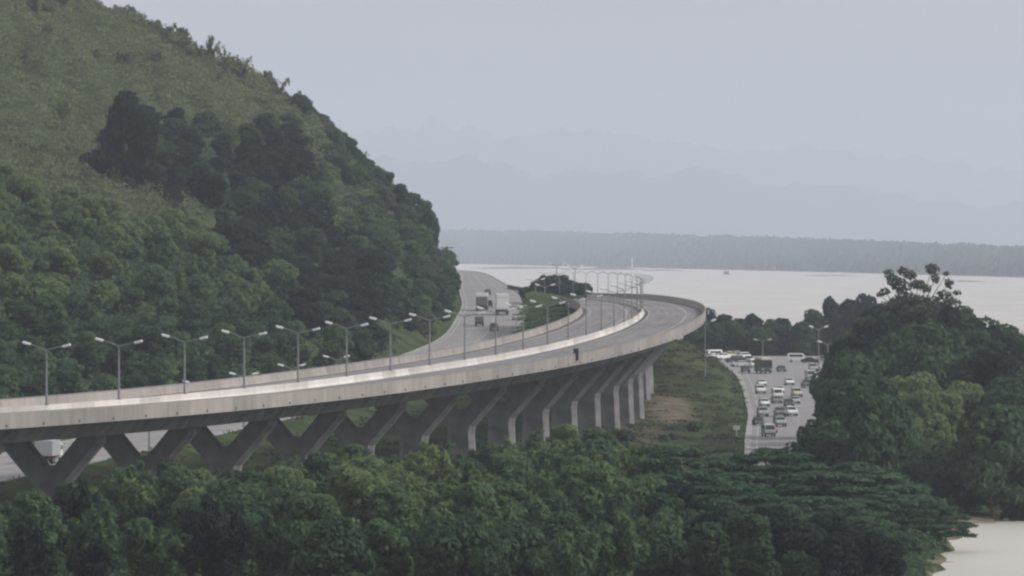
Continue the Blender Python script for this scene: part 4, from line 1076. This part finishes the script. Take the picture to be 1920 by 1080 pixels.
# tall sparse tree above the headland
T0 = 1240
lob = []; paths = []
def q3(x, y, dy=0): a = P(x, y, T0); return (a[0] - TX, dy, a[2] - TZ)
TX = P(1715, 600, T0)[0]; TZ = gz(TX, T0)
top_b = q3(1712, 596)
paths.append(([(0, 0, 0), (0, .1, top_b[2]*.6), (top_b[0], 0, top_b[2])], [.45, .36, .26]))
for x, y, rx_, rz_, dy in ((1668,512,9,8,.5),(1676,525,12,10,-.6),(1693,507,9,8,.8),(1706,514,10,9,-.4),(1690,536,16,12,.3),(1722,532,14,8,1.0),(1735,540,10,7,-1),(1748,503,11,9,.4),(1754,520,7,9,-.3),(1775,512,5,4,.6),(1779,530,8,8,-.5),(1795,548,7,5,.3),(1770,552,12,8,.2),(1658,545,8,7,-.4),(1650,551,6,4,.4),(1700,560,26,12,0),(1740,566,26,11,.5),(1668,572,18,10,-.5),(1785,565,14,8,0),(1715,580,40,14,.2)):
    c = q3(x, y, dy*1.6); s_ = T0/F
    lob.append((c[0], c[1], c[2], rx_*s_*1.15, rx_*s_, rz_*s_*1.1))
    paths.append(([(top_b[0], 0, top_b[2] - 1.5), ((top_b[0]+c[0])/2, c[1]*.4, (top_b[2]+c[2])/2 - .8), c], [.16, .09, .04]))
t = empty('tall_tree', (TX, T0, TZ - .1))
obj('crown', lobes_mesh('crown', lob, 3600, .5, 77, M['leaf_grey'], shell=.4), t); obj('trunk', limbs_mesh('trunk', paths), t)
tag(t, 'tall sparse tree with open tufted crown rising above the headland against the lake', 'tree')
# ---- dark trees beyond the lakeside road, left of the headland
dl = [(1330,582),(1345,578),(1360,590),(1395,596),(1425,588),(1450,596),(1490,604),(1510,590),(1540,572),(1565,562),(1650,562)]
for Yc in (1935, 1965, 2000):
    for x in np.arange(1318, 1650, 30.0):
        xx = x + rng.uniform(-8, 8); Y = Yc + rng.uniform(-8, 8); X = (xx-CX)/F*Y; g = max(1.5, gz(X, Y))
        ty = np.interp(xx, [a for a, b in dl], [b for a, b in dl]) + (2000-Yc)*.16 + rng.uniform(0, 6)
        h = max(4, H - (ty-YH)/F*Y - g)
        tree('round', X, Y, 1.1, random.choice(['leaf_dark', 'leaf_dark', 'leaf_deep']), 'dark tree in the belt beyond the far end of the lakeside road', 'tree', 'dark trees beyond the lakeside road', 'belt_tree', zs=(h+2.4)/8.4, z0=g - .3, sink=2.2)
# ---- bush mound between highway and viaduct
for x, y, Y, sc in ((988,538,2010,.5),(1005,526,2000,.75),(1022,518,2005,.85),(1040,517,1995,.9),(1056,522,2000,.8),(1072,526,1990,.7),(1088,534,1985,.6),(1103,538,1975,.5),(1012,540,1975,.7),(1032,536,1970,.8),(1052,538,1965,.8),(1075,544,1960,.6),(1098,546,1955,.45)):
    Y -= 140
    X, _, zt = P(x, y, Y); g = gz(X, Y)
    tree('round', X, Y, sc, random.choice(['leaf_dark', 'leaf_deep']), 'dark tree of the mound where the viaduct meets the highway', 'tree', 'dark trees of the mound by the highway', 'mound_tree', zs=max(.5, (zt-g+2.4*sc)/8.0), sink=2.4)
# ---- low bushes at the pier feet and on the bank
for k in range(46):
    s = rng.uniform(60, 430); n_ = rng.uniform(-9, 15); X, Y, th = vpos(s); X += n_*math.cos(th); Y -= n_*math.sin(th)
    tree('shrub', X, Y, random.uniform(.7, 1.5), random.choice(['leaf_grey', 'leaf_mid', 'leaf_deep']), 'low bush among the viaduct pier feet', 'bush', 'bushes among the viaduct piers', 'bush')
# grass tufts on banks and verges
gp = []
for k in range(2600):
    Y = rng.uniform(930, 1960); a, b, z = (float(v) for v in hw(Y)); s_, vx_ = via_at(Y)
    if rng.random() < .5: X = rng.uniform(b + 1, max(b + 2, float(vx_) + 6))
    else:
        kl = float(rh(Y)[0]) if Y > 1180 else 30
        X = rng.uniform(float(vx_) - 4, kl - 1.2)
        if X > kl - 1.2 or X < b + 1.5: continue
    gp.append((X, Y))
for k in range(0):
    Y = rng.uniform(1560, 1800); b = float(hw(Y)[1]); e_ = float(via_at(Y)[1]) - 12.6
    if e_ > b + 1.2: gp.append((rng.uniform(b + 1, e_), Y))
mg = []
for k in range(520):
    Y = rng.uniform(1560, 1800); b = float(hw(Y)[1]); e_ = float(via_at(Y)[1]) - 12.6
    if e_ > b + 1.2: X = rng.uniform(b + .8, e_); mg.append((X, Y, gz(X, Y)))
tag(obj('grass', scatter_mesh('grass', mg, 40, 1.8, .55, .4, 19, M['leaf_light'], 2.0)), 'bright grass on the mound between the hillside highway and the viaduct bend', 'grass', kind='stuff')
gp = np.array(gp); gzv = ground_z(gp[:, 0], gp[:, 1])
keep = gzv > .4
br = np.exp(-(((gp[:, 0]-29)/7)**2 + ((gp[:, 1]-1400)/70)**2)); keep &= rng.random(len(gp)) > br*.9
tag(obj('grass', scatter_mesh('grass', [(a, b, c) for (a, b), c, k in zip(gp, gzv, keep) if k], 22, 1.7, .45, .34, 9, M['grass'], 2.2)), 'rough grass on the banks between the roads and under the viaduct', 'grass', kind='stuff')
print('TREES', tree_n, nf)

# ------------------------------------------------------------------ haze
hb = MB(); hb.box((0, (-58 + 46000)/2, (-3.2 + 860)/2), (9960, 46000 + 58, 863.2))
m_, nt, N, Lk, out = newmat('haze')
pv = N.new('ShaderNodeVolumePrincipled'); pv.inputs['Density'].default_value = 7.0e-5
pv.inputs['Color'].default_value = (.73, .795, .925, 1); pv.inputs['Anisotropy'].default_value = .0
Lk.new(pv.outputs[0], out.inputs['Volume'])
hz = hb.build('haze', m_); tag(hz, 'thin bluish haze over the lake and hills', kind='stuff'); hz.display_type = 'WIRE'

# ------------------------------------------------------------------ light
SUN_EL, SUN_AZ = R(34), R(98)          # azimuth from +y towards +x: from the right, a little beyond
w = bpy.data.worlds.new('World'); S.world = w; w.use_nodes = True
nt = w.node_tree; nt.nodes.clear()
out = nt.nodes.new('ShaderNodeOutputWorld'); bg = nt.nodes.new('ShaderNodeBackground'); bg.inputs['Strength'].default_value = .1
sky = nt.nodes.new('ShaderNodeTexSky'); sky.sky_type = 'NISHITA'; sky.sun_disc = False
sky.sun_elevation = SUN_EL; sky.sun_rotation = SUN_AZ; sky.air_density = 1.2; sky.dust_density = 3; sky.altitude = 300
hs = nt.nodes.new('ShaderNodeHueSaturation'); hs.inputs['Saturation'].default_value = .35
mx = nt.nodes.new('ShaderNodeMix'); mx.data_type = 'RGBA'; mx.inputs['Factor'].default_value = .75
# overcast veil: evenly grey at the horizon, brighter overhead
tc = nt.nodes.new('ShaderNodeTexCoord'); sx = nt.nodes.new('ShaderNodeSeparateXYZ'); rp = nt.nodes.new('ShaderNodeValToRGB')
rp.color_ramp.elements[0].position = 0.0; rp.color_ramp.elements[0].color = (4.6, 4.5, 4.65, 1)
rp.color_ramp.elements[1].position = .75; rp.color_ramp.elements[1].color = (8.0, 8.0, 8.2, 1)
nt.links.new(tc.outputs['Generated'], sx.inputs[0]); nt.links.new(sx.outputs['Z'], rp.inputs['Fac'])
nt.links.new(sky.outputs[0], hs.inputs['Color']); nt.links.new(hs.outputs[0], mx.inputs['A']); nt.links.new(rp.outputs[0], mx.inputs['B'])
cm = nt.nodes.new('ShaderNodeMapping'); cm.inputs['Scale'].default_value = (1, 1, 3.2)
cn = nt.nodes.new('ShaderNodeTexNoise'); cn.inputs['Scale'].default_value = 16; cn.inputs['Detail'].default_value = 5
cr = nt.nodes.new('ShaderNodeMapRange'); cr.inputs['From Min'].default_value = .3; cr.inputs['From Max'].default_value = .7
cr.inputs['To Min'].default_value = .90; cr.inputs['To Max'].default_value = 1.10
cx_ = nt.nodes.new('ShaderNodeMix'); cx_.data_type = 'RGBA'; cx_.blend_type = 'MULTIPLY'; cx_.inputs['Factor'].default_value = 1
nt.links.new(tc.outputs['Generated'], cm.inputs['Vector']); nt.links.new(cm.outputs[0], cn.inputs['Vector']); nt.links.new(cn.outputs['Fac'], cr.inputs['Value'])
nt.links.new(mx.outputs['Result'], cx_.inputs['A']); nt.links.new(cr.outputs[0], cx_.inputs['B'])
nt.links.new(cx_.outputs['Result'], bg.inputs['Color']); nt.links.new(bg.outputs[0], out.inputs['Surface'])
ld = bpy.data.lights.new('sun', 'SUN'); ld.energy = 3.0; ld.angle = R(11); ld.color = (1, .965, .91)
lo = bpy.data.objects.new('sun', ld); COL.objects.link(lo)
dv = Vector((math.sin(SUN_AZ)*math.cos(SUN_EL), math.cos(SUN_AZ)*math.cos(SUN_EL), math.sin(SUN_EL)))
lo.rotation_euler = dv.to_track_quat('Z', 'Y').to_euler(); lo.location = (300, 900, 400)

# ------------------------------------------------------------------ camera and render settings
cd = bpy.data.cameras.new('camera'); cam = bpy.data.objects.new('camera', cd); COL.objects.link(cam)
cam.location = (0, 0, H); cam.rotation_euler = (R(90) - math.atan((540 - YH)/F), 0, 0)
cd.sensor_width = 36; cd.lens = 36*F/1920; cd.clip_start = 5; cd.clip_end = 60000
S.camera = cam
S.view_settings.view_transform = 'Standard'; S.view_settings.look = 'None'; S.view_settings.exposure = 0.0; S.view_settings.gamma = 1
S.render.engine = 'CYCLES'
c = S.cycles
c.max_bounces = 5; c.diffuse_bounces = 3; c.glossy_bounces = 2; c.transmission_bounces = 3; c.volume_bounces = 1; c.transparent_max_bounces = 4
c.use_denoising = True; c.filter_width = 2.4
